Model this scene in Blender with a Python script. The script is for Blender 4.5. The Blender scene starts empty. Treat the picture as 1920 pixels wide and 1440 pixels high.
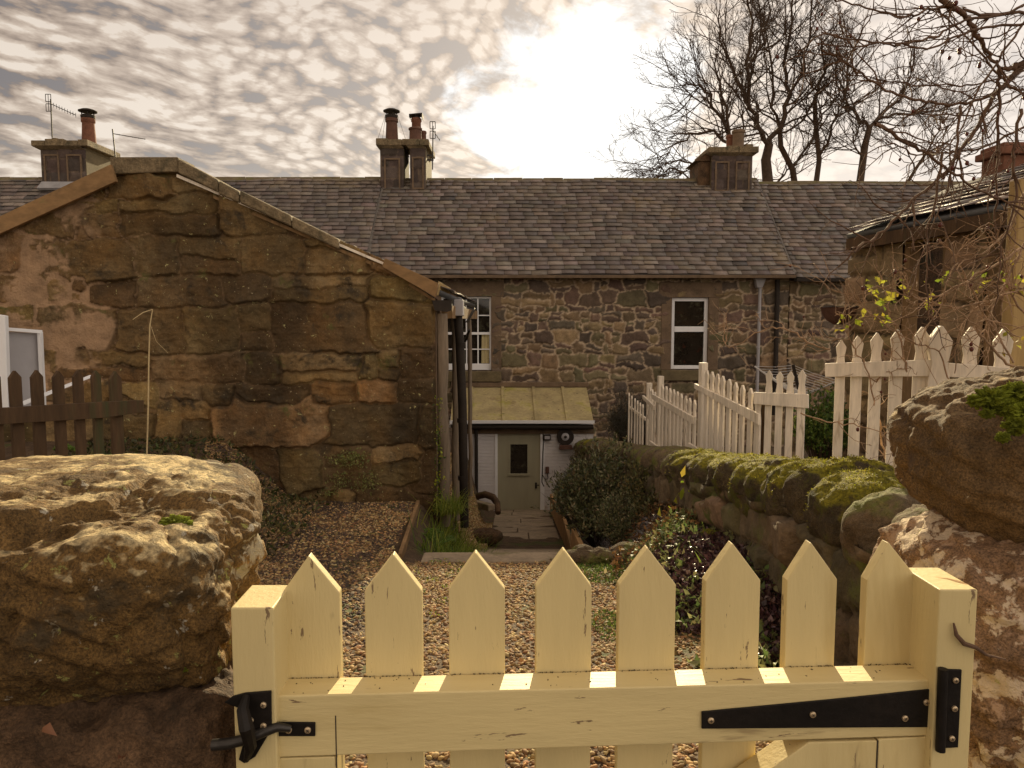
import bpy, bmesh, math, random
import numpy as np
from mathutils import Vector
R = math.radians
rng = np.random.default_rng(7)
random.seed(7)
scene = bpy.context.scene
col = scene.collection

# ------------------------------------------------------------ camera
EZ = 1.4                      # eye height above the path by the gate
F = 1400.0                    # focal length in pixels of a 1920 wide frame
PITCH = math.atan(120 / F)
cd = bpy.data.cameras.new('camera')
cam = bpy.data.objects.new('camera', cd)
col.objects.link(cam)
cd.sensor_width = 36.0
cd.lens = 36.0 * F / 1920
cd.clip_start = 0.05
cd.clip_end = 2000
cam.location = (0, 0, EZ)
cam.rotation_euler = (math.pi / 2 - PITCH, 0, 0)
scene.camera = cam

# ------------------------------------------------------------ light
SUN_AZ = R(8.0)               # to the right of straight ahead
SUN_EL = R(21.0)
SUN_DIR = Vector((math.sin(SUN_AZ) * math.cos(SUN_EL), math.cos(SUN_AZ) * math.cos(SUN_EL), math.sin(SUN_EL)))
sl = bpy.data.lights.new('sun', 'SUN')
sl.energy = 5.0
sl.angle = R(0.6)
sl.color = (1.0, 0.82, 0.50)
so = bpy.data.objects.new('sun', sl)
col.objects.link(so)
so.rotation_euler = SUN_DIR.to_track_quat('Z', 'Y').to_euler()
so.location = (3, 25, 12)

scene.view_settings.view_transform = 'Standard'
scene.view_settings.look = 'None'
scene.view_settings.exposure = 0.72
scene.view_settings.gamma = 1.0


def make_world():
    w = bpy.data.worlds.new('World')
    scene.world = w
    w.use_nodes = True
    nt = w.node_tree
    N, L = nt.nodes, nt.links
    N.clear()
    w.cycles.sampling_method = 'MANUAL'; w.cycles.sample_map_resolution = 256
    out = N.new('ShaderNodeOutputWorld')
    sky = N.new('ShaderNodeTexSky')
    sky.sky_type = 'NISHITA'
    sky.sun_disc = False
    sky.sun_elevation = SUN_EL
    sky.sun_rotation = SUN_AZ
    bg1 = N.new('ShaderNodeBackground')
    bg1.inputs['Strength'].default_value = 0.10
    L.new(sky.outputs[0], bg1.inputs['Color'])
    tc = N.new('ShaderNodeTexCoord')

    def vm(op, a=None, b=None):
        n = N.new('ShaderNodeVectorMath'); n.operation = op
        for i, v in enumerate((a, b)):
            if v is None: continue
            if isinstance(v, tuple): n.inputs[i].default_value = v
            else: L.new(v, n.inputs[i])
        return n

    def m(op, a, b=None, c=None, clamp=False):
        n = N.new('ShaderNodeMath'); n.operation = op; n.use_clamp = clamp
        for i, v in enumerate((a, b, c)):
            if v is None: continue
            if isinstance(v, (int, float)): n.inputs[i].default_value = v
            else: L.new(v, n.inputs[i])
        return n.outputs[0]

    def ramp(f, stops):
        n = N.new('ShaderNodeValToRGB')
        while len(n.color_ramp.elements) < len(stops): n.color_ramp.elements.new(0.5)
        for e, (p, c) in zip(n.color_ramp.elements, stops):
            e.position = p; e.color = c if len(c) == 4 else (*c, 1)
        L.new(f, n.inputs[0])
        return n.outputs[0]

    def mix(f, a, b):
        n = N.new('ShaderNodeMix'); n.data_type = 'RGBA'
        for k, v in (('Factor', f), ('A', a), ('B', b)):
            s = [i for i in n.inputs if i.name == k and (k == 'Factor' and i.type == 'VALUE' or i.type == 'RGBA')][0]
            if isinstance(v, (int, float)): s.default_value = v
            elif isinstance(v, tuple): s.default_value = (*v, 1)
            else: L.new(v, s)
        return [o for o in n.outputs if o.type == 'RGBA'][0]

    d = vm('NORMALIZE', tc.outputs['Generated']).outputs[0]
    sep = N.new('ShaderNodeSeparateXYZ'); L.new(d, sep.inputs[0])
    zz = m('ADD', m('MAXIMUM', sep.outputs[2], 0.0), 0.32)
    px = m('DIVIDE', sep.outputs[0], zz)
    py = m('DIVIDE', sep.outputs[1], zz)
    cmb = N.new('ShaderNodeCombineXYZ'); L.new(px, cmb.inputs[0]); L.new(py, cmb.inputs[1])
    plane = cmb.outputs[0]

    def noise(vec, scale, detail=6, rough=.55, dist=0.0, out=0):
        n = N.new('ShaderNodeTexNoise'); n.inputs['Scale'].default_value = scale
        n.inputs['Detail'].default_value = detail; n.inputs['Roughness'].default_value = rough
        n.inputs['Distortion'].default_value = dist
        L.new(vec, n.inputs['Vector']); return n.outputs[out]

    def mapping(vec, rot, sc):
        n = N.new('ShaderNodeMapping'); n.vector_type = 'TEXTURE'; n.inputs['Rotation'].default_value = (0, 0, -rot)
        n.inputs['Scale'].default_value = tuple(1 / a for a in sc); L.new(vec, n.inputs['Vector']); return n.outputs[0]

    # warp, then puffy cells (altocumulus) and long combed streaks
    wv = noise(plane, 2.2, 2, out=1)
    sc_ = vm('SCALE', vm('SUBTRACT', wv, (.5, .5, .5)).outputs[0]); sc_.inputs['Scale'].default_value = 0.22
    warped = vm('ADD', plane, sc_.outputs[0]).outputs[0]
    wv2 = noise(plane, 26.0, 3, out=1)
    sc2 = vm('SCALE', vm('SUBTRACT', wv2, (.5, .5, .5)).outputs[0]); sc2.inputs['Scale'].default_value = 0.035
    warped2 = vm('ADD', warped, sc2.outputs[0]).outputs[0]

    def cells(scale, rot, sq):
        vo = N.new('ShaderNodeTexVoronoi'); vo.feature = 'SMOOTH_F1'; vo.inputs['Scale'].default_value = scale
        vo.inputs['Smoothness'].default_value = 0.18
        L.new(mapping(warped2, rot, sq), vo.inputs['Vector'])
        return m('SUBTRACT', 1.0, m('MULTIPLY', vo.outputs['Distance'], 1.2))
    fine = noise(mapping(warped, R(-38), (.6, 1.2, 1)), 42, 4, .62)
    mid_ = noise(mapping(warped, R(-38), (.4, 1.3, 1)), 12, 4, .6)
    puff = m('ADD', m('MULTIPLY', cells(30, R(-25), (.85, .72, 1)), .92), m('ADD', m('MULTIPLY', m('SUBTRACT', fine, .5), .75), m('MULTIPLY_ADD', m('SUBTRACT', mid_, .5), .7, -.08)))
    ripple = cells(21, R(-38), (0.36, 1.0, 1))
    streak = m('ADD', m('MULTIPLY', ripple, .62), m('ADD', m('MULTIPLY', m('SUBTRACT', fine, .5), .45), m('ADD', -.02, m('MULTIPLY', m('SUBTRACT', mid_, .5), 1.0))))
    # streaks to the left, puffs toward the middle
    side = m('MULTIPLY_ADD', px, -1.6, -0.42, clamp=True)
    tex = m('ADD', m('MULTIPLY', puff, m('SUBTRACT', 1.0, side)), m('MULTIPLY', streak, side))
    broad = noise(plane, 1.9, 3, .5)
    dens = m('ADD', m('MULTIPLY', m('SUBTRACT', tex, .34), 1.8), m('ADD', .80, m('MULTIPLY', m('SUBTRACT', broad, .5), 1.0)))
    # angle to the sun
    ga, ge = R(5.5), R(13.8)     # middle of the bright veil, a little under the sun
    sd = vm('DOT_PRODUCT', d, (math.sin(ga) * math.cos(ge), math.cos(ga) * math.cos(ge), math.sin(ge))); dot = sd.outputs['Value']
    ang = m('ARCCOSINE', m('MINIMUM', dot, 0.99999))
    wob = m('MULTIPLY', m('SUBTRACT', noise(warped, 5.0, 6, .65), .5), 0.30)
    angw = m('ADD', ang, wob)
    # veil around the sun is bright and nearly featureless
    veil = N.new('ShaderNodeMapRange'); veil.interpolation_type = 'SMOOTHSTEP'
    L.new(angw, veil.inputs[0]); veil.inputs[1].default_value = 0.105; veil.inputs[2].default_value = 0.165
    veil.inputs[3].default_value = 1.0; veil.inputs[4].default_value = 0.0
    veil = veil.outputs[0]
    halo = N.new('ShaderNodeMapRange'); halo.interpolation_type = 'SMOOTHSTEP'
    L.new(ang, halo.inputs[0]); halo.inputs[1].default_value = 0.10; halo.inputs[2].default_value = 0.75
    halo.inputs[3].default_value = 1.0; halo.inputs[4].default_value = 0.0
    halo = halo.outputs[0]
    ccol = ramp(dens, [(0.18, (.10, .072, .055)), (0.44, (.21, .153, .108)), (0.68, (.335, .26, .195)), (0.9, (.455, .375, .295)), (1.0, (.53, .455, .375))])
    cov = N.new('ShaderNodeMapRange'); cov.interpolation_type = 'SMOOTHSTEP'
    L.new(dens, cov.inputs[0]); cov.inputs[1].default_value = 0.18; cov.inputs[2].default_value = 0.42
    cov = cov.outputs[0]
    base = mix(cov, (.125, .105, .095), ccol)
    hi = N.new('ShaderNodeMapRange'); hi.interpolation_type = 'SMOOTHSTEP'
    L.new(sep.outputs[2], hi.inputs[0]); hi.inputs[1].default_value = 0.22; hi.inputs[2].default_value = 0.46
    hi.inputs[3].default_value = 0.0; hi.inputs[4].default_value = 0.42
    base = mix(hi.outputs[0], base, mix(cov, (.07, .058, .05), (.24, .18, .13)))
    # low sky whitens
    low = N.new('ShaderNodeMapRange'); low.interpolation_type = 'SMOOTHSTEP'
    L.new(sep.outputs[2], low.inputs[0]); low.inputs[1].default_value = 0.0; low.inputs[2].default_value = 0.26
    low.inputs[3].default_value = 0.45; low.inputs[4].default_value = 0.0
    base = mix(low.outputs[0], base, (.52, .455, .39))
    # right of the sun the cloud thins to a pale sheet
    rs = m('MULTIPLY_ADD', px, 2.6, -0.75, clamp=True)
    base = mix(m('MULTIPLY', rs, .72), base, (.58, .52, .47))
    base = mix(m('MULTIPLY', halo, .28), base, (.66, .57, .48))
    base = mix(veil, base, (.62, .63, .63))
    # sky opposite the sun is brightened beyond real cloud, as added fill light
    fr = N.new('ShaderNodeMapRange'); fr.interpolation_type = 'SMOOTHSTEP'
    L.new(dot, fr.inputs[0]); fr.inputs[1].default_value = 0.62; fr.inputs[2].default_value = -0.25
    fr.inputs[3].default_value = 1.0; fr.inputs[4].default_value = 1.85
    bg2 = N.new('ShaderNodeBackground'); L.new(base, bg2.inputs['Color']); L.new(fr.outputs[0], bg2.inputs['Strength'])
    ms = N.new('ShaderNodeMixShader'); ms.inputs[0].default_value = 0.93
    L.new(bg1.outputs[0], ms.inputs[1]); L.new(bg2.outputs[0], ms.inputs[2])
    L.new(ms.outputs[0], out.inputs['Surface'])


make_world()

# ------------------------------------------------------------ projection helpers (pixel of the photo + distance -> point)
CP, SP = math.cos(PITCH), math.sin(PITCH)


def ray(px, py):
    dx, dy = (px - 960) / F, (720 - py) / F
    return Vector((dx, CP + dy * SP, -SP + dy * CP))


def P(px, py, Y):
    r = ray(px, py)
    return Vector((0, 0, EZ)) + r * (Y / r.y)


def onplane(px, py, p0, n):
    r = ray(px, py); o = Vector((0, 0, EZ))
    t = (Vector(p0) - o).dot(Vector(n)) / r.dot(Vector(n))
    return o + r * t


# ------------------------------------------------------------ numpy noise
_T = np.random.default_rng(3).permutation(256)
_T = np.concatenate([_T, _T])
_V = np.random.default_rng(4).random(256)


def vnoise(p):
    p = np.asarray(p, float)
    i = np.floor(p).astype(int); f = p - i
    f = f * f * f * (f * (f * 6 - 15) + 10)
    i &= 255
    x, y, z = i[:, 0], i[:, 1], i[:, 2]

    def h(a, b, c):
        return _V[_T[(_T[(_T[a & 255] + b) & 255] + c) & 255]]
    r = 0
    for a in (0, 1):
        wa = f[:, 0] if a else 1 - f[:, 0]
        for b in (0, 1):
            wb = f[:, 1] if b else 1 - f[:, 1]
            for c in (0, 1):
                wc = f[:, 2] if c else 1 - f[:, 2]
                r = r + wa * wb * wc * h(x + a, y + b, z + c)
    return r * 2 - 1


def fbm(p, octs=4, gain=.5):
    p = np.asarray(p, float); r = 0; a = 1.0; s = 0
    for k in range(octs):
        r = r + a * vnoise(p + 17.3 * k); s += a; a *= gain; p = p * 2.03
    return r / s


def ridge(p, octs=4):
    p = np.asarray(p, float); r = 0; a = 1.0; s = 0
    for k in range(octs):
        r = r + a * (1 - 2 * np.abs(vnoise(p + 31.7 * k))); s += a; a *= .5; p = p * 2.1
    return r / s


def sst(a, b, x):
    t = np.clip((np.asarray(x, float) - a) / (b - a), 0, 1)
    return t * t * (3 - 2 * t)


# ------------------------------------------------------------ objects
def tag(o, label=None, cat=None, group=None, kind=None):
    if label: o['label'] = label
    if cat: o['category'] = cat
    if group: o['group'] = group
    if kind: o['kind'] = kind
    return o


def thing(name, loc, label, cat, group=None):
    o = bpy.data.objects.new(name, None); col.objects.link(o)
    o.location = loc; o.empty_display_size = .1
    return tag(o, label, cat, group)


def base_of(parent):
    v = Vector((0, 0, 0))
    while parent is not None:
        v += parent.location; parent = parent.parent
    return v


def mesh_from(name, V, faces, mat, parent=None, smooth=False, attrs=None, tris=None, quads=None, origin=None):
    """V (n,3) world coordinates; faces list, or quads/tris numpy arrays."""
    V = np.asarray(V, float)
    off = base_of(parent)
    org = Vector(origin) - off if origin is not None else Vector((0, 0, 0))
    V = V - np.array(off + org)
    me = bpy.data.meshes.new(name)
    if faces is not None:
        me.from_pydata([tuple(v) for v in V], [], faces)
    else:
        idx = []; tot = []
        if quads is not None and len(quads): idx.append(np.asarray(quads).reshape(-1)); tot.append(np.full(len(quads), 4))
        if tris is not None and len(tris): idx.append(np.asarray(tris).reshape(-1)); tot.append(np.full(len(tris), 3))
        idx = np.concatenate(idx).astype(np.int32); tot = np.concatenate(tot).astype(np.int32)
        st = np.concatenate([[0], np.cumsum(tot)[:-1]]).astype(np.int32)
        me.vertices.add(len(V)); me.vertices.foreach_set('co', V.astype(np.float32).reshape(-1))
        me.loops.add(len(idx)); me.loops.foreach_set('vertex_index', idx)
        me.polygons.add(len(tot)); me.polygons.foreach_set('loop_start', st)
        me.update(calc_edges=True)
    if smooth:
        me.polygons.foreach_set('use_smooth', np.ones(len(me.polygons), bool))
    if attrs:
        for k, a in attrs.items():
            a = np.asarray(a, np.float32)
            if a.ndim == 2:
                at = me.attributes.new(k, 'FLOAT_COLOR', 'POINT')
                at.data.foreach_set('color', np.concatenate([a, np.ones((len(a), 1), np.float32)], 1).reshape(-1))
            else:
                at = me.attributes.new(k, 'FLOAT', 'POINT'); at.data.foreach_set('value', a)
    me.validate()
    me.update()
    for mm in (mat if isinstance(mat, (list, tuple)) else [mat]):
        me.materials.append(mm)
    o = bpy.data.objects.new(name, me); col.objects.link(o)
    o.location = org
    if parent is not None: o.parent = parent
    return o


class MB:
    def __init__(s): s.v = []; s.f = []; s.sm = []
    def add(s, V, Fc):
        n = len(s.v); s.v += [tuple(v) for v in V]; s.f += [tuple(i + n for i in f) for f in Fc]; return s
    def box(s, lo, hi):
        x0, y0, z0 = lo; x1, y1, z1 = hi
        return s.add([(x0, y0, z0), (x1, y0, z0), (x1, y1, z0), (x0, y1, z0), (x0, y0, z1), (x1, y0, z1), (x1, y1, z1), (x0, y1, z1)],
                     [(0, 3, 2, 1), (4, 5, 6, 7), (0, 1, 5, 4), (1, 2, 6, 5), (2, 3, 7, 6), (3, 0, 4, 7)])
    def obox(s, c, u, v, w):
        """box from corner c with edge vectors u, v, w"""
        c, u, v, w = Vector(c), Vector(u), Vector(v), Vector(w)
        P8 = [c, c + u, c + u + v, c + v, c + w, c + u + w, c + u + v + w, c + v + w]
        return s.add(P8, [(0, 3, 2, 1), (4, 5, 6, 7), (0, 1, 5, 4), (1, 2, 6, 5), (2, 3, 7, 6), (3, 0, 4, 7)])
    def bar(s, a, b, w, h, up=(0, 0, 1)):
        """box beam from a to b, width w (sideways), height h (along up), centred"""
        a, b = Vector(a), Vector(b); d = b - a; up = Vector(up)
        sd = d.cross(up).normalized() * w; uu = sd.cross(d).normalized() * h
        return s.obox(a - sd / 2 - uu / 2, d, sd, uu)
    def prism(s, poly, ext):
        """polygon (list of 3D points) extruded by vector ext"""
        n = len(poly); ext = Vector(ext); A = [Vector(p) for p in poly]; B = [p + ext for p in A]
        Fc = [tuple(range(n))[::-1], tuple(range(n, 2 * n))]
        for i in range(n):
            j = (i + 1) % n; Fc.append((i, j, j + n, i + n))
        return s.add(A + B, Fc)
    def tube(s, pts, rad, sides=8, cap=True, closed=False):
        pts = [Vector(p) for p in pts]
        if not hasattr(rad, '__len__'): rad = [rad] * len(pts)
        n0 = len(s.v); nrm = None
        for i, p in enumerate(pts):
            t = (pts[min(i + 1, len(pts) - 1)] - pts[max(i - 1, 0)])
            if t.length < 1e-9: t = Vector((0, 0, 1))
            t.normalize()
            if nrm is None:
                nrm = t.cross(Vector((0, 0, 1)))
                if nrm.length < .1: nrm = t.cross(Vector((1, 0, 0)))
            nrm = (nrm - t * nrm.dot(t)).normalized(); bn = t.cross(nrm)
            for k in range(sides):
                a = 2 * math.pi * k / sides
                s.v.append(tuple(p + (nrm * math.cos(a) + bn * math.sin(a)) * rad[i]))
        for i in range(len(pts) - 1):
            for k in range(sides):
                k2 = (k + 1) % sides; a = n0 + i * sides
                s.f.append((a + k, a + k2, a + k2 + sides, a + k + sides))
        if cap:
            s.f.append(tuple(n0 + k for k in range(sides))[::-1])
            s.f.append(tuple(n0 + (len(pts) - 1) * sides + k for k in range(sides)))
        return s
    def lathe(s, c, prof, sides=20, axis=(0, 0, 1)):
        """profile list of (r, h) round axis through c"""
        ax = Vector(axis).normalized(); e = ax.cross(Vector((1, 0, 0)))
        if e.length < .1: e = ax.cross(Vector((0, 1, 0)))
        e.normalize(); g = ax.cross(e); c = Vector(c); n0 = len(s.v)
        for r, h in prof:
            for k in range(sides):
                a = 2 * math.pi * k / sides
                s.v.append(tuple(c + ax * h + (e * math.cos(a) + g * math.sin(a)) * r))
        for i in range(len(prof) - 1):
            for k in range(sides):
                k2 = (k + 1) % sides; a = n0 + i * sides
                s.f.append((a + k, a + k2, a + k2 + sides, a + k + sides))
        s.f.append(tuple(n0 + k for k in range(sides))[::-1])
        s.f.append(tuple(n0 + (len(prof) - 1) * sides + k for k in range(sides)))
        return s
    def ball(s, c, r, seg=8, rings=6, sq=(1, 1, 1)):
        c = Vector(c); n0 = len(s.v)
        for i in range(1, rings):
            a = math.pi * i / rings
            for k in range(seg):
                b = 2 * math.pi * k / seg
                s.v.append(tuple(c + Vector((math.sin(a) * math.cos(b) * sq[0], math.sin(a) * math.sin(b) * sq[1], math.cos(a) * sq[2])) * r))
        t = len(s.v); s.v.append(tuple(c + Vector((0, 0, r * sq[2])))); s.v.append(tuple(c - Vector((0, 0, r * sq[2]))))
        for i in range(rings - 2):
            for k in range(seg):
                k2 = (k + 1) % seg; a = n0 + i * seg
                s.f.append((a + k, a + k + seg, a + k2 + seg, a + k2))
        for k in range(seg):
            k2 = (k + 1) % seg
            s.f.append((t, n0 + k, n0 + k2)); s.f.append((t + 1, n0 + (rings - 2) * seg + k2, n0 + (rings - 2) * seg + k))
        return s
    def build(s, name, mat, parent=None, smooth=False, bevel=0, origin=None, seg=2):
        o = mesh_from(name, s.v, s.f, mat, parent, smooth=False, origin=origin)
        bm = bmesh.new(); bm.from_mesh(o.data); bmesh.ops.recalc_face_normals(bm, faces=bm.faces); bm.to_mesh(o.data); bm.free()
        if smooth:
            o.data.polygons.foreach_set('use_smooth', np.ones(len(o.data.polygons), bool))
            try: o.data.set_sharp_from_angle(angle=R(40))
            except Exception: pass
        if bevel:
            b = o.modifiers.new('bevel', 'BEVEL'); b.width = bevel; b.segments = seg; b.limit_method = 'ANGLE'; b.angle_limit = R(35)
        return o


# ------------------------------------------------------------ materials
def mat(name, base=(.5, .5, .5), attr=False, var=.3, scale=6.0, rough=.85, bump=.3, bscale=25.0, spots=(), metallic=0.0,
        stretch=(1, 1, 1), top=None, mortar=None, spec=.3, hue=None, bdist=.01, detail=4, grain=0.0):
    """procedural surface: base colour (or vertex attribute Col) x noise, with patches [(colour, scale, lo, hi)] and a noise bump"""
    m = bpy.data.materials.new(name); m.use_nodes = True
    nt = m.node_tree; N, L = nt.nodes, nt.links
    b = N['Principled BSDF']
    b.inputs['Roughness'].default_value = rough; b.inputs['Metallic'].default_value = metallic
    b.inputs['Specular IOR Level'].default_value = spec
    tc = N.new('ShaderNodeTexCoord'); mp = N.new('ShaderNodeMapping'); mp.inputs['Scale'].default_value = stretch
    L.new(tc.outputs['Object'], mp.inputs['Vector']); vec = mp.outputs[0]

    def noise(sc, det=detail, ro=.6, vec=vec, dist=0.0):
        n = N.new('ShaderNodeTexNoise'); n.inputs['Scale'].default_value = sc; n.inputs['Detail'].default_value = det
        n.inputs['Roughness'].default_value = ro; n.inputs['Distortion'].default_value = dist; L.new(vec, n.inputs['Vector']); return n.outputs[0]

    def mixc(f, a, bb, mode='MIX'):
        n = N.new('ShaderNodeMix'); n.data_type = 'RGBA'; n.blend_type = mode
        ins = {i.identifier: i for i in n.inputs}
        for k, v in (('Factor_Float', f), ('A_Color', a), ('B_Color', bb)):
            if isinstance(v, (int, float)): ins[k].default_value = v
            elif isinstance(v, tuple): ins[k].default_value = (*v, 1)
            else: L.new(v, ins[k])
        return [o for o in n.outputs if o.identifier == 'Result_Color'][0]
    if attr:
        a = N.new('ShaderNodeAttribute'); a.attribute_name = 'Col'; c = a.outputs['Color']
    else:
        c = base
    r = N.new('ShaderNodeValToRGB')
    r.color_ramp.elements[0].position = .28; r.color_ramp.elements[1].position = .72
    r.color_ramp.elements[0].color = (1 - var,) * 3 + (1,); r.color_ramp.elements[1].color = (1 + var * .7,) * 3 + (1,)
    L.new(noise(scale), r.inputs[0])
    c = mixc(1.0, c, r.outputs[0], 'MULTIPLY')
    if var > .15:
        r2 = N.new('ShaderNodeValToRGB'); r2.color_ramp.elements[0].position = .3; r2.color_ramp.elements[1].position = .7
        r2.color_ramp.elements[0].color = (1 - var * .6,) * 3 + (1,); r2.color_ramp.elements[1].color = (1 + var * .4,) * 3 + (1,)
        L.new(noise(scale * 7, 4), r2.inputs[0]); c = mixc(1.0, c, r2.outputs[0], 'MULTIPLY')
    if grain:
        rg = N.new('ShaderNodeValToRGB'); rg.color_ramp.elements[0].position = .32; rg.color_ramp.elements[1].position = .68
        rg.color_ramp.elements[0].color = (1 - grain * .6,) * 3 + (1,); rg.color_ramp.elements[1].color = (1 + grain * .5,) * 3 + (1,)
        gn_ = noise(260, 3, .7); L.new(gn_, rg.inputs[0]); c = mixc(1.0, c, rg.outputs[0], 'MULTIPLY')
    if hue:
        rh = N.new('ShaderNodeMapRange'); L.new(noise(scale * .4, 3), rh.inputs[0]); rh.inputs[1].default_value = .35; rh.inputs[2].default_value = .65
        c = mixc(rh.outputs[0], c, mixc(1.0, c, hue, 'MULTIPLY'))
    for cc, sc, lo, hi in spots:
        mr = N.new('ShaderNodeMapRange'); mr.interpolation_type = 'SMOOTHSTEP'
        L.new(noise(sc, 5, .68, dist=.3), mr.inputs[0]); mr.inputs[1].default_value = lo; mr.inputs[2].default_value = hi
        c = mixc(mr.outputs[0], c, cc)
    if top:  # tints upward faces: moss on coping, painted sunlight on boulders
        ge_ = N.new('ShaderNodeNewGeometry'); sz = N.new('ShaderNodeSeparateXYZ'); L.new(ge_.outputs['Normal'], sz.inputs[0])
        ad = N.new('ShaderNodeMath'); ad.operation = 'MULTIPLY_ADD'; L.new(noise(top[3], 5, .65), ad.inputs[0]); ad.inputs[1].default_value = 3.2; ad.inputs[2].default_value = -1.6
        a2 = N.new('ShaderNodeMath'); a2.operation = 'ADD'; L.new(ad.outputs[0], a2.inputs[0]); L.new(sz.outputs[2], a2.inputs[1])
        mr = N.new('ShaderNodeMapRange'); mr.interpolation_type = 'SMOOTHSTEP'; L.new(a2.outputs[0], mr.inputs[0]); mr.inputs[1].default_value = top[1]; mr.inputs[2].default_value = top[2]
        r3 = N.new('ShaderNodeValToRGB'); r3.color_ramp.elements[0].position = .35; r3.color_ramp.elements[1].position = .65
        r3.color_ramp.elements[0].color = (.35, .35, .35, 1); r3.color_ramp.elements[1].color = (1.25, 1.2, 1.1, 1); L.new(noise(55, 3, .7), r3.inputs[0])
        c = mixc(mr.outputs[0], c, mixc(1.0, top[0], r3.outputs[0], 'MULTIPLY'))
    if mortar:
        a = N.new('ShaderNodeAttribute'); a.attribute_name = 'Mort'
        c = mixc(a.outputs['Fac'], c, mixc(1.0, mortar, r.outputs[0], 'MULTIPLY'))
    L.new(c, b.inputs['Base Color'])
    if bump:
        bn = N.new('ShaderNodeBump'); bn.inputs['Strength'].default_value = bump; bn.inputs['Distance'].default_value = bdist
        L.new(noise(bscale, 5, .65), bn.inputs['Height']); L.new(bn.outputs[0], b.inputs['Normal'])
        if grain:
            b2 = N.new('ShaderNodeBump'); b2.inputs['Strength'].default_value = .8; b2.inputs['Distance'].default_value = .003 * grain
            L.new(gn_, b2.inputs['Height']); L.new(bn.outputs[0], b2.inputs['Normal']); L.new(b2.outputs[0], b.inputs['Normal'])
    return m


def leaf_mat(name, attr=True, base=(.1, .2, .03), trans=.45, rough=.55):
    m = bpy.data.materials.new(name); m.use_nodes = True
    nt = m.node_tree; N, L = nt.nodes, nt.links
    b = N['Principled BSDF']; b.inputs['Roughness'].default_value = rough; b.inputs['Specular IOR Level'].default_value = .35
    t = N.new('ShaderNodeBsdfTranslucent'); ms = N.new('ShaderNodeMixShader'); ms.inputs[0].default_value = trans
    if attr:
        a = N.new('ShaderNodeAttribute'); a.attribute_name = 'Col'
        L.new(a.outputs['Color'], b.inputs['Base Color']); L.new(a.outputs['Color'], t.inputs['Color'])
    else:
        b.inputs['Base Color'].default_value = (*base, 1); t.inputs['Color'].default_value = (*base, 1)
    L.new(b.outputs[0], ms.inputs[1]); L.new(t.outputs[0], ms.inputs[2])
    L.new(ms.outputs[0], N['Material Output'].inputs['Surface'])
    return m


MT = {}
LICH = (.50, .48, .36)
MT['gritstone'] = mat('gritstone', attr=True, var=.36, scale=7, grain=.5, bump=.9, bscale=45, bdist=.018, hue=(1.0, .86, .66), mortar=(.36, .23, .13),
                      spots=[((.05, .036, .02), 2.4, .54, .68), ((.105, .095, .028), 3.6, .60, .72), ((.36, .32, .14), 15, .645, .68), ((.40, .33, .20), 34, .66, .69)])
MT['rubble'] = mat('rubble', attr=True, var=.35, scale=6, bump=.6, bscale=40, bdist=.015, mortar=(.47, .355, .235),
                   spots=[((.07, .05, .035), 2.0, .58, .72), ((.13, .13, .05), 2.6, .64, .76)])
MT['boulder'] = mat('boulder', grain=1.0, top=((.62, .49, .27), .80, 1.15, 6), base=(.225, .13, .042), var=.55, scale=6, bump=1.0, bscale=70, bdist=.016, hue=(.75, .72, .62),  # pale top colour paints in the sunlit highlight
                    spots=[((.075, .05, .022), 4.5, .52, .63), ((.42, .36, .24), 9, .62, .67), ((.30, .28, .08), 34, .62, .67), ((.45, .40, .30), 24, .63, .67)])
MT['boulder_brown'] = mat('boulder_brown', grain=1.0, top=((.42, .31, .16), .85, 1.25, 6), base=(.18, .112, .052), var=.45, scale=5, bump=1.0, bscale=60, bdist=.012, hue=(.8, .75, .65),  # lighter top colour paints sunlight onto the upper edges
                          spots=[((.08, .05, .03), 3.0, .55, .68), ((.18, .16, .05), 5, .62, .72), ((.42, .36, .25), 30, .68, .73)])
MT['boulder_pale'] = mat('boulder_pale', grain=1.0, base=(.26, .155, .085), var=.45, scale=6, bump=1.0, bscale=50, bdist=.012,
                         spots=[((.60, .48, .34), 14, .51, .56), ((.42, .28, .18), 9, .55, .60), ((.08, .05, .03), 4, .57, .68), ((.30, .32, .06), 14, .66, .72)])
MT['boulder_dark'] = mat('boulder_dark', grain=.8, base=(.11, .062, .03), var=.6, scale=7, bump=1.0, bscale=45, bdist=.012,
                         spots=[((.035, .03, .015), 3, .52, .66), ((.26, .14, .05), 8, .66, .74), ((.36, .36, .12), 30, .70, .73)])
MT['coping'] = mat('coping', grain=.6, top=((.17, .15, .045), .9, 1.3, 5), base=(.15, .105, .06), var=.5, scale=7, bump=1.0, bscale=40, bdist=.02,
                   spots=[((.13, .14, .03), 3.5, .46, .60), ((.05, .04, .025), 6, .60, .70)])
MT['coping_moss'] = mat('coping_moss', base=(.13, .095, .05), var=.5, scale=8, bump=1.0, bscale=90, bdist=.04, grain=1.0, top=((.33, .30, .025), .40, .80, 4),
                        spots=[((.13, .13, .025), 5.0, .50, .62), ((.06, .045, .02), 9, .58, .70)])
MT['bark_sunlit'] = mat('bark_sunlit', base=(.34, .22, .13), var=.4, scale=14, bump=.4, bscale=60)  # paler copy of the bark, painting sunlit highlights into the lower stems
MT['outhouse_stone'] = mat('outhouse_stone', attr=True, var=.3, scale=5, bump=.7, bscale=40, bdist=.015, mortar=(.05, .035, .022), spots=[((.10, .07, .04), 3, .56, .7)])
MT['stack_stone'] = mat('stack_stone', attr=True, var=.3, scale=5, bump=.5, bscale=30, mortar=(.17, .12, .08))
MT['moss'] = mat('moss', base=(.26, .30, .02), var=.5, scale=25, bump=1.0, bscale=160, bdist=.02, rough=1)
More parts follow.
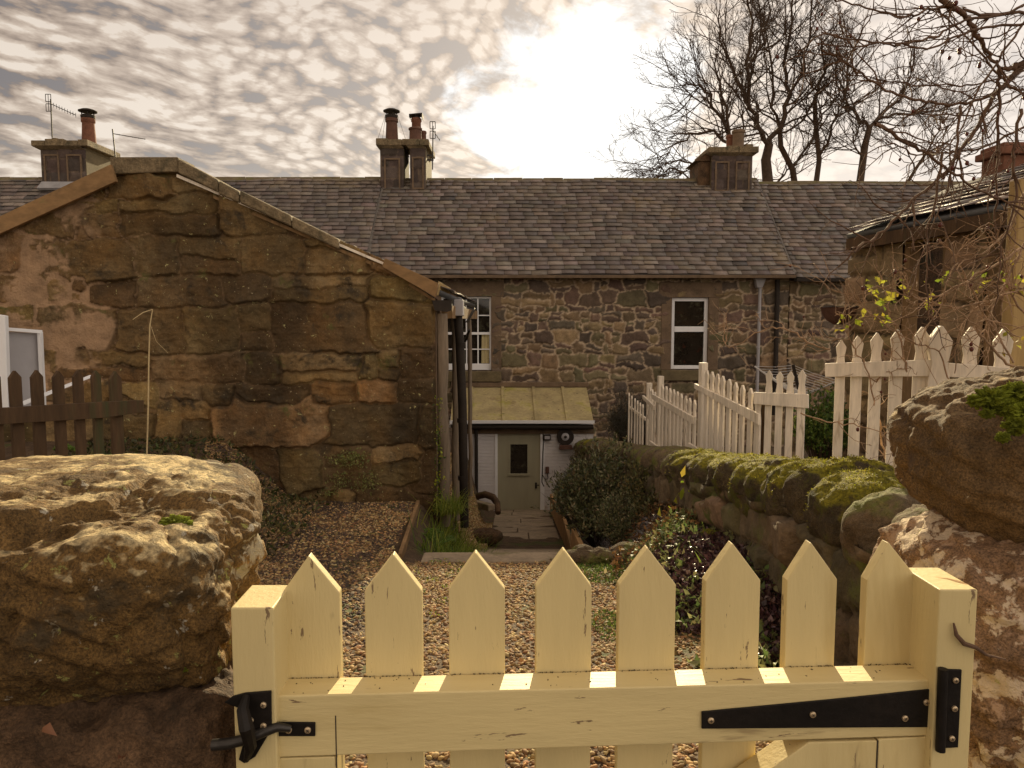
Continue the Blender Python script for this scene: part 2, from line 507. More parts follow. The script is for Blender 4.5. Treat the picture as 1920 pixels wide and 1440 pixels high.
MT['dressed'] = mat('dressed', base=(.17, .115, .07), var=.3, scale=4, bump=.4, bscale=40, spots=[((.08, .06, .035), 3, .55, .75)])
MT['sill'] = mat('sill', base=(.15, .115, .06), var=.3, scale=4, bump=.4, bscale=40)
MT['slate'] = mat('slate', attr=True, var=.28, scale=3, bump=.25, bscale=30, rough=.55, spec=.5, spots=[((.20, .15, .09), .9, .54, .72), ((.07, .055, .045), 1.6, .58, .75), ((.15, .14, .05), 7, .66, .72)])
MT['slate_edge'] = mat('slate_edge', base=(.13, .115, .10), rough=.6)
MT['ridge'] = mat('ridge', base=(.16, .125, .07), var=.35, scale=5, spots=[((.13, .12, .04), 3, .5, .7)])
MT['cap_stone'] = mat('cap_stone', base=(.23, .17, .095), var=.5, scale=8, bump=1, bscale=30, bdist=.03, spots=[((.10, .08, .045), 4, .5, .64)])
MT['old_wood'] = mat('old_wood', base=(.24, .145, .065), var=.4, scale=4, stretch=(1, 1, .15), bump=.5, bscale=40, spots=[((.09, .06, .03), 3, .52, .7), ((.12, .13, .05), 5, .64, .76)])
MT['barge_wood'] = mat('barge_wood', base=(.27, .16, .07), var=.35, scale=5, stretch=(.3, 1, .6), bump=.4, bscale=40, spots=[((.10, .065, .035), 4, .55, .7), ((.15, .15, .05), 5, .62, .76)])
MT['grey_wood'] = mat('grey_wood', base=(.23, .175, .12), var=.4, scale=6, stretch=(1, 1, .12), bump=.6, bscale=35, spots=[((.09, .065, .04), 3, .52, .68)])
MT['brown_fence'] = mat('brown_fence', base=(.085, .048, .022), var=.4, scale=6, stretch=(1, 1, .15), bump=.5, bscale=40, spots=[((.05, .055, .02), 4, .52, .7)])
MT['new_board'] = mat('new_board', base=(.42, .25, .11), var=.25, scale=5, stretch=(1, .3, 1), bump=.3, bscale=40)
MT['post_wood'] = mat('post_wood', base=(.38, .26, .11), var=.25, scale=5, stretch=(1, 1, .15), bump=.3, bscale=40)
MT['cream'] = mat('cream', base=(.66, .535, .26), var=.12, scale=9, stretch=(1, 1, .18), rough=.55, bump=.45, bscale=130, spec=.35, bdist=.0025,
                  spots=[((.50, .38, .16), 5, .54, .76), ((.22, .15, .08), 75, .645, .67), ((.36, .27, .13), 14, .64, .72)])
MT['cream_h'] = mat('cream_h', base=(.66, .535, .26), var=.12, scale=9, stretch=(.16, 1, 1), rough=.55, bump=.45, bscale=130, spec=.35, bdist=.0025,
                  spots=[((.50, .38, .16), 6, .54, .76), ((.22, .15, .08), 60, .645, .67), ((.36, .27, .13), 12, .64, .72)])
MT['cream_end'] = mat('cream_end', base=(.82, .74, .52), var=.15, scale=20, rough=.6, bump=.5, bscale=90, bdist=.004)
MT['white_paint'] = mat('white_paint', base=(.76, .67, .54), var=.25, scale=8, stretch=(1, 1, .13), rough=.6, bump=.4, bscale=50, bdist=.006,
                        spots=[((.30, .22, .14), 9, .60, .72), ((.20, .14, .09), 30, .66, .72)])
MT['upvc'] = mat('upvc', base=(.80, .79, .78), var=.04, rough=.35, bump=0)
MT['glass'] = mat('glass', base=(.022, .017, .012), var=.4, scale=3, rough=.06, bump=0, spec=.5, spots=[((.06, .055, .035), 3.5, .52, .66), ((.06, .02, .012), 2.2, .58, .7)])  # tint patches paint in reflected greenery and the reddish room behind
MT['curtain'] = mat('curtain', base=(.62, .52, .28), var=.2, scale=9, stretch=(4, 4, .2), rough=.9)
MT['black_iron'] = mat('black_iron', base=(.011, .008, .006), var=.5, scale=15, rough=.55, bump=.4, bscale=120, bdist=.002, spec=.22, spots=[((.05, .028, .014), 14, .62, .72)])
MT['iron'] = mat('iron', base=(.05, .045, .04), var=.4, scale=12, rough=.4, metallic=.7, bump=.3, bscale=60, bdist=.003)
MT['screw'] = mat('screw', base=(.55, .42, .26), var=.2, scale=30, rough=.35, metallic=.6, bump=0)
MT['screw_slot'] = mat('screw_slot', base=(.06, .045, .03), var=.1, rough=.6, bump=0)
MT['plastic_black'] = mat('plastic_black', base=(.028, .02, .014), var=.3, scale=3, rough=.75, bump=.1)
MT['plastic_grey'] = mat('plastic_grey', base=(.36, .34, .34), var=.1, scale=3, rough=.5, bump=.05)
MT['lead'] = mat('lead', base=(.30, .29, .29), var=.2, scale=5, rough=.5, bump=.1)
MT['terracotta'] = mat('terracotta', base=(.19, .08, .045), var=.35, scale=6, bump=.3)
MT['pot_dark'] = mat('pot_dark', base=(.12, .06, .04), var=.35, scale=6, bump=.3)
MT['white_wall'] = None
MT['door_green'] = mat('door_green', base=(.36, .33, .22), var=.10, scale=5, stretch=(1, 1, .2), rough=.6, bump=.15)
MT['porch_roof'] = mat('porch_roof', base=(.42, .34, .17), var=.3, scale=2.2, rough=.7, bump=.2, spots=[((.34, .30, .08), 2.2, .52, .66), ((.26, .19, .10), 1.5, .55, .7), ((.12, .09, .045), 9, .60, .70)])
MT['concrete'] = mat('concrete', base=(.30, .235, .16), var=.3, scale=4, bump=.5, bscale=50, spots=[((.16, .14, .06), 3, .56, .7), ((.09, .07, .045), 6, .62, .72)])
MT['earth'] = mat('earth', base=(.11, .07, .04), var=.5, scale=8, bump=1, bscale=30, bdist=.03, spots=[((.07, .09, .02), 1.5, .52, .66)])
MT['gravel'] = mat('gravel', attr=True, var=.35, scale=40, bump=.4, bscale=120, rough=.8, bdist=.004)
MT['bark'] = mat('bark', base=(.075, .048, .03), var=.4, scale=6, bump=.6, bscale=30)
MT['bark_warm'] = mat('bark_warm', base=(.13, .075, .045), var=.4, scale=14, bump=.4, bscale=60, spots=[((.26, .20, .14), 9, .62, .74)])
MT['hip'] = mat('hip', base=(.10, .025, .015), var=.3, scale=30, rough=.4, bump=0)
MT['leaf'] = leaf_mat('leaf', trans=.35)
MT['leaf_bright'] = leaf_mat('leaf_bright', trans=.55)
MT['leaf_dark'] = leaf_mat('leaf_dark', trans=.10, rough=.35)
MT['straw'] = mat('straw', base=(.55, .42, .22), var=.2, bump=0)
MT['wire'] = mat('wire', base=(.55, .53, .50), var=.1, bump=0, rough=.4)
MT['wire_dark'] = mat('wire_dark', base=(.05, .045, .04), var=.1, bump=0, rough=.5)


def brick_paint():
    m = mat('white_wall', base=(.72, .68, .66), var=.08, scale=4, bump=0, spots=[((.45, .36, .26), 3, .62, .78)])
    nt = m.node_tree; N, L = nt.nodes, nt.links; b = N['Principled BSDF']
    tc = N.new('ShaderNodeTexCoord'); sp = N.new('ShaderNodeSeparateXYZ'); cb = N.new('ShaderNodeCombineXYZ')
    L.new(tc.outputs['Object'], sp.inputs[0]); L.new(sp.outputs[0], cb.inputs[0]); L.new(sp.outputs[2], cb.inputs[1])
    br = N.new('ShaderNodeTexBrick'); br.inputs['Scale'].default_value = 1.0
    br.inputs['Brick Width'].default_value = .225; br.inputs['Row Height'].default_value = .075; br.inputs['Mortar Size'].default_value = .008
    br.inputs['Mortar Smooth'].default_value = .4; L.new(cb.outputs[0], br.inputs['Vector'])
    bp = N.new('ShaderNodeBump'); bp.inputs['Strength'].default_value = .9; bp.inputs['Distance'].default_value = .012; bp.invert = True
    L.new(br.outputs['Fac'], bp.inputs['Height']); L.new(bp.outputs[0], b.inputs['Normal'])
    return m


MT['white_wall'] = brick_paint()


# ------------------------------------------------------------ generators
def rubble_field(W, H, res, rh, sw, seed, joint=.012, rnd=.03, bulge=.03, warp=.03, split=.25, pal=None, p=4.0, rough=.008, jitter=.06, hs=.6):
    """random rubble as a height field: returns grid U,V, height, colour, mortar"""
    g = np.random.default_rng(seed)
    nu, nv = int(W / res) + 1, int(H / res) + 1
    u = np.linspace(0, W, nu); v = np.linspace(0, H, nv)
    U, V = np.meshgrid(u, v)
    q = np.stack([U.ravel() * 3.1, V.ravel() * 3.1, np.full(U.size, seed * 1.7)], 1)
    Uw = U + warp * (fbm(q, 3)).reshape(U.shape) * 2; Vw = V + warp * (fbm(q + 50, 3)).reshape(U.shape) * 2
    q2 = q * 5
    Uw += warp * .35 * vnoise(q2).reshape(U.shape); Vw += warp * .35 * vnoise(q2 + 90).reshape(U.shape)
    sites = []
    y = -rh[0] * .5
    while y < H + rh[1]:
        h = g.uniform(*rh); x = -g.uniform(0, sw[1])
        while x < W + sw[1]:
            w = g.uniform(*sw) * (.7 + .6 * h / rh[1])
            r = g.random(); jy = g.normal(0, jitter) * h
            if r < split and h > rh[0] * 1.15:
                f = g.uniform(.35, .65)
                if g.random() < hs:
                    sites.append((x + w / 2, y + h * f / 2 + jy, w / 2, h * f / 2)); sites.append((x + w / 2, y + h * f + h * (1 - f) / 2 + jy, w / 2, h * (1 - f) / 2))
                else:
                    sites.append((x + w * f / 2, y + h / 2 + jy, w * f / 2, h / 2))
                    f2 = g.uniform(.4, .6)
                    sites.append((x + w * (1 + f) / 2, y + h * f2 / 2 + jy, w * (1 - f) / 2, h * f2 / 2))
                    sites.append((x + w * (1 + f) / 2, y + h * (1 + f2) / 2 + jy, w * (1 - f) / 2, h * (1 - f2) / 2))
            else:
                sites.append((x + w / 2, y + h / 2 + jy, w / 2, h / 2))
            x += w
        y += h
    d1 = np.full(U.shape, 1e9); d2 = np.full(U.shape, 1e9); sid = np.zeros(U.shape, int)
    for k, (cx, cy, a, b) in enumerate(sites):
        ia, ib = max(0, int((cx - 2.3 * a - warp * 2) / res)), min(nu, int((cx + 2.3 * a + warp * 2) / res) + 2)
        ja, jb = max(0, int((cy - 2.3 * b - warp * 2) / res)), min(nv, int((cy + 2.3 * b + warp * 2) / res) + 2)
        if ia >= ib or ja >= jb: continue
        s = np.s_[ja:jb, ia:ib]
        d = ((np.abs(Uw[s] - cx) / a) ** p + (np.abs(Vw[s] - cy) / b) ** p) ** (1 / p)
        # distance in metres to the stone's own edge
        D1, D2, I = d1[s], d2[s], sid[s]
        c = d < D1
        D2[...] = np.where(c, D1, np.minimum(D2, d)); I[...] = np.where(c, k, I); D1[...] = np.where(c, d, D1)
    S = np.array(sites)
    mn = np.minimum(S[:, 2], S[:, 3])[sid]
    dd = np.minimum(d2, 3) - d1
    gy_, gx_ = np.gradient(dd, res)
    G = np.hypot(gx_, gy_); lim = 1.2 / (S[:, 2] + S[:, 3])[sid]
    e = dd / np.maximum(G, lim)
    e = e + fbm(q * 6, 3).reshape(U.shape) * joint * .5
    pr = sst(joint * .6, joint + rnd, e)
    off = g.uniform(-.5, .9, len(S))[sid] * bulge
    tilt = (g.normal(0, .10, len(S))[sid]) * (U - S[:, 0][sid]) + (g.normal(0, .10, len(S))[sid]) * (V - S[:, 1][sid])
    surf = fbm(q * 2.2, 4).reshape(U.shape) * rough * 1.6 + ridge(q * 4.5, 3).reshape(U.shape) * rough
    hgt = pr * (bulge + off + np.clip(tilt, -bulge, bulge) + surf) + (1 - pr) * surf * .4
    pal = np.array(pal)
    cc = pal[g.integers(0, len(pal), len(S))] * g.uniform(.72, 1.22, (len(S), 1)) * g.normal(1, .03, (len(S), 3))
    C = np.clip(cc[sid].reshape(-1, 3), .01, 1)
    mort = 1 - sst(joint * .5, joint * 1.3, e)
    return U, V, hgt, C, mort.ravel()


def grid_mesh(name, pos, keep, mat_, parent, attrs, smooth=True):
    """pos (nv,nu,3), keep (nv,nu) bool for vertices"""
    nv, nu = keep.shape
    idx = np.arange(nv * nu).reshape(nv, nu)
    k = keep[:-1, :-1] & keep[1:, :-1] & keep[:-1, 1:] & keep[1:, 1:]
    q = np.stack([idx[:-1, :-1][k], idx[:-1, 1:][k], idx[1:, 1:][k], idx[1:, :-1][k]], 1)
    used = np.zeros(nv * nu, bool); used[q.ravel()] = True
    remap = np.cumsum(used) - 1
    Vv = pos.reshape(-1, 3)[used]; at = {a: x[used] for a, x in attrs.items()}
    return mesh_from(name, Vv, None, mat_, parent, smooth, at, quads=remap[q])


def slates(name, O, u, s, W, L, parent, seed, sw=.33, ex=.165, pal=((.135, .105, .085), (.16, .125, .10), (.118, .094, .08), (.185, .145, .115)), side=None, mat_=None):
    """roof slope of separate overlapping slates: O eave corner, u along eave, s up slope (unit), W x L metres"""
    g = np.random.default_rng(seed)
    O, u, s = np.array(O), np.array(u), np.array(s); n = np.cross(u, s); n = n / np.linalg.norm(n)
    if n[2] < 0: n = -n
    Vs = []; Cs = []
    pal = np.array(pal)
    nc = int(L / ex)
    ex = L / nc
    for c in range(nc):
        x = -g.uniform(0, sw) if c % 2 else -sw * .5 * g.uniform(.6, 1)
        while x < W:
            w = sw * g.uniform(.8, 1.2); x0, x1 = max(x, 0) + .003, min(x + w, W) - .003
            x += w
            if x1 - x0 < .03: continue
            lo = c * ex + g.normal(0, .006); hi = lo + ex * 1.35
            if hi > L: hi = L
            t0 = .036 + g.normal(0, .004); t1 = .010; th = .012
            sag = .0
            q = []
            for (xx, ss, tt) in ((x0, lo, t0), (x1, lo, t0 + g.normal(0, .002)), (x1, hi, t1), (x0, hi, t1)):
                q.append(O + u * xx + s * ss + n * tt)
            q += [p_ - n * th for p_ in q]
            Vs.append(q)
            c_ = pal[g.integers(0, len(pal))] * g.uniform(.84, 1.16) * g.normal(1, .03, 3)
            if g.random() < .025: c_ = np.array([.25, .20, .16])
            if g.random() < .02: c_ = np.array([.06, .05, .045])
            Cs.append(np.tile(c_, (8, 1)))
    Vs = np.array(Vs).reshape(-1, 3); Cs = np.clip(np.concatenate(Cs), .01, 1)
    Vs = Vs + n * (fbm(Vs * .8 + seed, 3) * .03 + .02)[:, None]
    nb = len(Vs) // 8; b = np.arange(nb)[:, None] * 8
    fc = np.concatenate([b + np.array(f) for f in ((0, 1, 2, 3), (0, 4, 5, 1), (1, 5, 6, 2), (3, 7, 4, 0), (2, 6, 7, 3), (7, 6, 5, 4))])
    # decking under the slates
    dk = np.array([O, O + u * W, O + u * W + s * L, O + s * L]); dk = np.concatenate([dk, dk - n * .06])
    k = len(Vs); fc = np.concatenate([fc, k + np.array([(0, 1, 2, 3), (0, 4, 5, 1), (1, 5, 6, 2), (3, 7, 4, 0), (2, 6, 7, 3), (7, 6, 5, 4)])])
    Vs = np.concatenate([Vs, dk]); Cs = np.concatenate([Cs, np.full((8, 3), .07)])
    return mesh_from(name, Vs, None, mat_ or MT['slate'], parent, False, {'Col': Cs}, quads=fc)


_ico = {}


def ico(sub):
    if sub not in _ico:
        bm = bmesh.new(); bmesh.ops.create_icosphere(bm, subdivisions=sub, radius=1.0)
        V = np.array([v.co[:] for v in bm.verts]); Fc = np.array([[v.index for v in f.verts] for f in bm.faces]); bm.free()
        _ico[sub] = (V, Fc)
    return _ico[sub]


def boulder(name, lobes, mat_, parent=None, sub=6, amp=.03, freq=4.0, seed=0, fine=.006, ffreq=22, strata=0.0, facets=9):
    """one rock: union of faceted superellipsoid lobes [(centre, radii, exponent)] seen from lobe 0's centre, roughened"""
    D, Fc = ico(sub)
    g = np.random.default_rng(seed + 500)
    c0 = np.array(lobes[0][0], float)
    r = np.zeros(len(D))
    for c, rad, e in lobes:
        c = np.array(c, float) - c0; rad = np.array(rad, float)
        fn = g.normal(0, 1, (facets, 3)); fn /= np.linalg.norm(fn, axis=1)[:, None]; fo = g.uniform(.80, 1.02, facets) * (1 + .22 * np.abs(fn).min(1) * 3)

        def val(t):
            q = (D * t - c) / rad
            v = (np.abs(q) ** e).sum(1)
            if facets: v = np.maximum(v, ((q @ fn.T) / fo).max(1) ** 4)
            return v
        best = np.zeros(len(D)); step = .016
        for t in np.arange(0.01, 1.6, step):
            best = np.where(val(t) < 1, t, best)
        lo = best; hi = best + step
        for _ in range(9):
            mid = (lo + hi) / 2; ins = val(mid[:, None]) < 1
            lo = np.where(ins, mid, lo); hi = np.where(ins, hi, mid)
        r = np.maximum(r, np.where(best > 0, lo, 0))
    Pp = D * r[:, None]
    sd = seed * 13.1
    disp = amp * fbm(Pp * freq + sd, 4) + amp * .7 * ridge(Pp * freq * 1.7 + sd + 9, 4)
    # terraces: broken bedding steps
    if strata:
        ph = (Pp @ np.array([.35, -.25, 1.0])) * 20 + 2.6 * fbm(Pp * 3.5 + sd, 3)
        fr = ph - np.floor(ph)
        disp += strata * (sst(0, .25, fr) - fr) * 2.2 * (.3 + .7 * (fbm(Pp * 4 + sd + 5, 2) > -.15))
        crk = 1 - sst(0, .06, np.abs(fbm(Pp * 3.2 + sd + 40, 3)))
        disp -= strata * 2.2 * crk
    disp += fine * fbm(Pp * ffreq + sd, 4) * 2 - fine * 2.2 * sst(.15, .5, fbm(Pp * ffreq * .6 + sd + 3, 3))
    Pp = Pp + D * disp[:, None]
    return mesh_from(name, Pp + c0, None, mat_, parent, True, tris=Fc, origin=tuple(c0) if parent is None else None)


def pebbles(name, pts, size, pal, mat_, parent=None, seed=1, flat=.65, kind='stuff', sub=1):
    g = np.random.default_rng(seed); D, Fc = ico(sub)
    n = len(pts); s = size * g.uniform(.55, 1.35, n)
    A = g.uniform(0, 2 * np.pi, n); ca, sa = np.cos(A), np.sin(A)
    ax = s * g.uniform(.8, 1.35, n); ay = s * g.uniform(.6, 1.0, n); az = s * flat * g.uniform(.7, 1.2, n)
    V = D[None] * np.stack([ax, ay, az], 1)[:, None, :] * (1 + g.uniform(-.22, .22, (n, len(D), 1)))
    x = V[..., 0] * ca[:, None] - V[..., 1] * sa[:, None]; y = V[..., 0] * sa[:, None] + V[..., 1] * ca[:, None]
    tl = g.normal(0, .35, n)[:, None]; z = V[..., 2] + x * tl
    V = np.stack([x, y, z], -1) + np.asarray(pts)[:, None, :]
    C = np.array(pal)[g.integers(0, len(pal), n)] * g.uniform(.65, 1.3, (n, 1)) * g.normal(1, .05, (n, 3))
    C = np.clip(np.repeat(C, len(D), 0), .01, .9)
    fc = (Fc[None] + (np.arange(n) * len(D))[:, None, None]).reshape(-1, 3)
    return mesh_from(name, V.reshape(-1, 3), None, mat_, parent, True, {'Col': C}, tris=fc)


def leaves(name, pts, dirs, size, wid, pal, mat_, parent=None, seed=1, fold=.25, curl=.25, jit=.3):
    """one mesh of many small folded leaves: 6 vertices, 4 triangles-quads each"""
    g = np.random.default_rng(seed); pts = np.asarray(pts, float); n = len(pts)
    d = np.asarray(dirs, float) + g.normal(0, jit, (n, 3)); d /= np.linalg.norm(d, axis=1)[:, None] + 1e-9
    r = g.normal(0, 1, (n, 3)) + np.array([0, 0, .0]); s = np.cross(d, r); s /= np.linalg.norm(s, axis=1)[:, None] + 1e-9
    up = np.cross(s, d)
    l = (size * g.uniform(.6, 1.3, n))[:, None]; w = l * wid
    b = pts; mid = pts + d * l * .5 + up * l * .06; tip = pts + d * l - up * l * curl
    a1 = pts + d * l * .42 + s * w * .5 + up * w * fold; a2 = pts + d * l * .42 - s * w * .5 + up * w * fold
    V = np.stack([b, a1, tip, a2, mid], 1)
    C = np.array(pal)[g.integers(0, len(pal), n)] * g.uniform(.6, 1.35, (n, 1)) * g.normal(1, .05, (n, 3))
    C = np.clip(np.repeat(C, 5, 0), .005, .95)
    f = np.array([(0, 1, 4), (1, 2, 4), (2, 3, 4), (3, 0, 4)])
    fc = (f[None] + (np.arange(n) * 5)[:, None, None]).reshape(-1, 3)
    return mesh_from(name, V.reshape(-1, 3), None, mat_, parent, True, {'Col': C}, tris=fc)


def blades(name, roots, length, width, pal, mat_, parent=None, seed=1, lean=.6, droop=.5):
    """grass-like blades, 4 segments each"""
    g = np.random.default_rng(seed); roots = np.asarray(roots, float); n = len(roots)
    az = g.uniform(0, 2 * np.pi, n); L_ = length * g.uniform(.5, 1.2, n); ln = lean * g.uniform(.2, 1.2, n); dr = droop * g.uniform(.3, 1.3, n)
    dx = np.stack([np.cos(az), np.sin(az), np.zeros(n)], 1); sx = np.stack([-np.sin(az), np.cos(az), np.zeros(n)], 1)
    rows = []
    K = 5
    for k in range(K):
        t = k / (K - 1)
        c = roots + dx * (L_ * ln * t)[:, None] + np.array([0, 0, 1.0]) * (L_ * (t - dr * t * t))[:, None]
        w = width * (1 - t) * .5 + .0006
        rows += [c - sx * w, c + sx * w]
    V = np.stack(rows, 1)
    C = np.array(pal)[g.integers(0, len(pal), n)] * g.uniform(.7, 1.3, (n, 1))
    C = np.clip(np.repeat(C, 2 * K, 0), .005, .95)
    f = np.array([(2 * k, 2 * k + 1, 2 * k + 3, 2 * k + 2) for k in range(K - 1)])
    fc = (f[None] + (np.arange(n) * 2 * K)[:, None, None]).reshape(-1, 4)
    return mesh_from(name, V.reshape(-1, 3), None, mat_, parent, True, {'Col': C}, quads=fc)
# ============================================================ GROUND
def crest(y): return np.interp(y, [0, 3.4, 5, 7, 10, 14, 16, 18], [.55, .69, .94, 1.25, 1.7, 2.28, 2.6, 2.9])


def pathh(y): return np.interp(y, [-60, 0, 1, 6.0, 6.08, 9.1, 16.2, 18, 30, 60], [1.3, 1.3, 1.325, 1.97, 2.15, 3.06, 4.2, 4.3, 5, 6])


def hfun(x, y):
    """depth of the ground below the eye"""
    x = np.asarray(x, float); y = np.asarray(y, float)
    Pd = pathh(y)
    Lt = np.minimum(Pd, 1.97)
    Lt = Lt + sst(13.5, 17, y) * (Pd - 1.97).clip(0)
    h = Lt + (Pd - Lt) * sst(-1.06, -.46, x)
    m = sst(-2.2, -3.2, x) * 0 + sst(2.2, 3.2, -x) * sst(4.8, 6.2, y) * (1 - sst(9, 14, y))
    h = h + (1.30 - h) * m
    B = crest(y) + np.interp(y, [3, 4, 5.5, 8], [.80, .66, .54, .62])
    w = sst(.80, 1.40, x + .45 * (y - 4.2).clip(-1.2, 0)) * sst(2.8, 3.9, y)
    h = h + (B - h) * w
    N = crest(y) + .17
    Nm = Pd + (N - Pd) * sst(2.4, 3.2, y)
    h = h + (Nm - h) * sst(1.74, 1.84, x) * (y > 0)
    return h


def gnoise(x, y):
    x = np.atleast_1d(np.asarray(x, float)); y = np.atleast_1d(np.asarray(y, float))
    return fbm(np.stack([x.ravel() * 3, y.ravel() * 3, 0 * x.ravel()], 1), 3).reshape(x.shape) * .018


def gz(x, y):
    r = EZ - hfun(x, y) + gnoise(x, y)
    return r if np.ndim(x) else float(r[0])


def make_ground():
    xs = np.concatenate([-np.geomspace(400, 10, 14), np.arange(-9.5, 9.51, .09), np.geomspace(10, 400, 14)])
    ys = np.concatenate([-np.geomspace(400, 4, 14), np.arange(-3.5, 18.01, .09), np.geomspace(19, 600, 16)])
    X, Y = np.meshgrid(xs, ys); Z = EZ - hfun(X, Y)
    near = (np.abs(X) < 9.6) & (Y > -3.6) & (Y < 18.1)
    Z = Z + near * gnoise(X, Y)
    pos = np.stack([X, Y, Z], -1)
    o = grid_mesh('ground', pos, np.ones(X.shape, bool), MT['earth'], None, {})
    tag(o, kind='structure')


make_ground()

# ============================================================ TERRACE OF COTTAGES
WY = 17.8            # front wall
RY = 20.4            # ridge
EAVE_Y = 17.45


def zat(py, Y): return P(960, py, Y).z
def xat(px, py, Y): return P(px, py, Y).x


ZE = zat(517, EAVE_Y)
ZR = zat(338, RY)
ZG = EZ - 4.6
slope = Vector((0, RY - EAVE_Y, ZR - ZE)); SL = slope.length; SV = slope.normalized()
X1 = xat(735, 420, 19.0) + .0      # joint left / middle (follows the verge)
XL, XM0, XM1, XR = -16.0, -3.42, 6.55, 17.0
PAL_RUB = [(.23, .16, .085), (.185, .13, .075), (.27, .19, .10), (.145, .10, .07), (.18, .115, .08), (.17, .14, .075), (.12, .09, .065)]
PAL_GRIT = [(.23, .155, .068), (.20, .135, .06), (.26, .18, .085), (.18, .118, .05), (.24, .165, .065), (.15, .10, .045)]


def cottage(x0, x1, seed, label, dz=0.0, wins=(), wall_hidden=None):
    t = thing('stone_cottage', ((x0 + x1) / 2, WY, ZG), label, 'cottage', 'cottages of the stone terrace')
    ze, zr = ZE + dz, ZR + dz
    W = x1 - x0; H = ze - ZG - .02
    v0 = max(x0, -6.0); v1 = min(x1, 9.0)           # the part of the wall one can see gets relief
    U, V, hgt, C, mort = rubble_field(v1 - v0, H, .022, (.14, .36), (.20, .55), seed, joint=.026, rnd=.030, bulge=.022, warp=.045, pal=PAL_RUB, p=3.2, split=.4, jitter=.12)
    keep = np.ones(U.shape, bool)
    for (a, b, c, d) in wins: keep &= ~((U + v0 > a) & (U + v0 < b) & (V + ZG > c) & (V + ZG < d))
    pos = np.stack([U + v0, WY - hgt, V + ZG], -1)
    w = grid_mesh('wall', pos, keep, MT['rubble'], t, {'Col': C, 'Mort': mort})
    # body of the house behind the rubble face
    b = MB(); y0 = WY + .14
    b.prism([(x0, y0, ZG), (x0, 2 * RY - WY, ZG), (x0, 2 * RY - WY, ze - .05), (x0, RY, zr - .12), (x0, y0, ze + .03)], (W, 0, 0))
    if v0 > x0: b.box((x0, WY, ZG), (v0, WY + .14, ze))
    if v1 < x1: b.box((v1, WY, ZG), (x1, WY + .14, ze))
    b.build('wall_core', MT['dressed'], t)
    rf = slates('roof', (x0 + .01, EAVE_Y, ze), (1, 0, 0), tuple(Vector((0, RY - EAVE_Y, zr - ze)).normalized()), W - .02, Vector((0, RY - EAVE_Y, zr - ze)).length, t, seed + 5)
    bk = MB(); bk.prism([(x0, RY, zr), (x0, 2 * RY - EAVE_Y, ze), (x0, 2 * RY - EAVE_Y, ze - .08), (x0, RY, zr - .08)], (W, 0, 0)); bk.build('rear_roof', MT['slate_edge'], t)
    # ridge stones
    rs = MB(); x = x0
    g = random.Random(seed)
    while x < x1 - .05:
        w_ = min(g.uniform(.5, .95), x1 - x); dz_ = g.uniform(-.01, .012)
        rs.prism([(x, RY - .17, zr - .14 + dz_), (x, RY - .03, zr + .055 + dz_), (x, RY + .03, zr + .055 + dz_), (x, RY + .17, zr - .14 + dz_)], (w_ - .012, 0, 0)); x += w_
    rs.build('ridge', MT['ridge'], t, bevel=.01)
    return t


# windows (pixel boxes of the openings on the wall plane)
def win_box(px0, py0, px1, py1, Y=WY):
    a = P(px0, py1, Y); b = P(px1, py0, Y); return a.x, b.x, a.z, b.z


LW = win_box(828, 556, 921, 694)
RW = win_box(1257, 558, 1329, 692)
midc = cottage(XM0, XM1, 11, 'middle cottage with two white windows and a lean-to porch', wins=[LW, RW])
leftc = cottage(XL, XM0 - .02, 23, 'left cottage of the terrace, mostly hidden behind the stone barn', dz=.03)
rightc = cottage(XM1 + .02, XR, 37, 'right cottage of the terrace behind the white picket fence', dz=-.08)


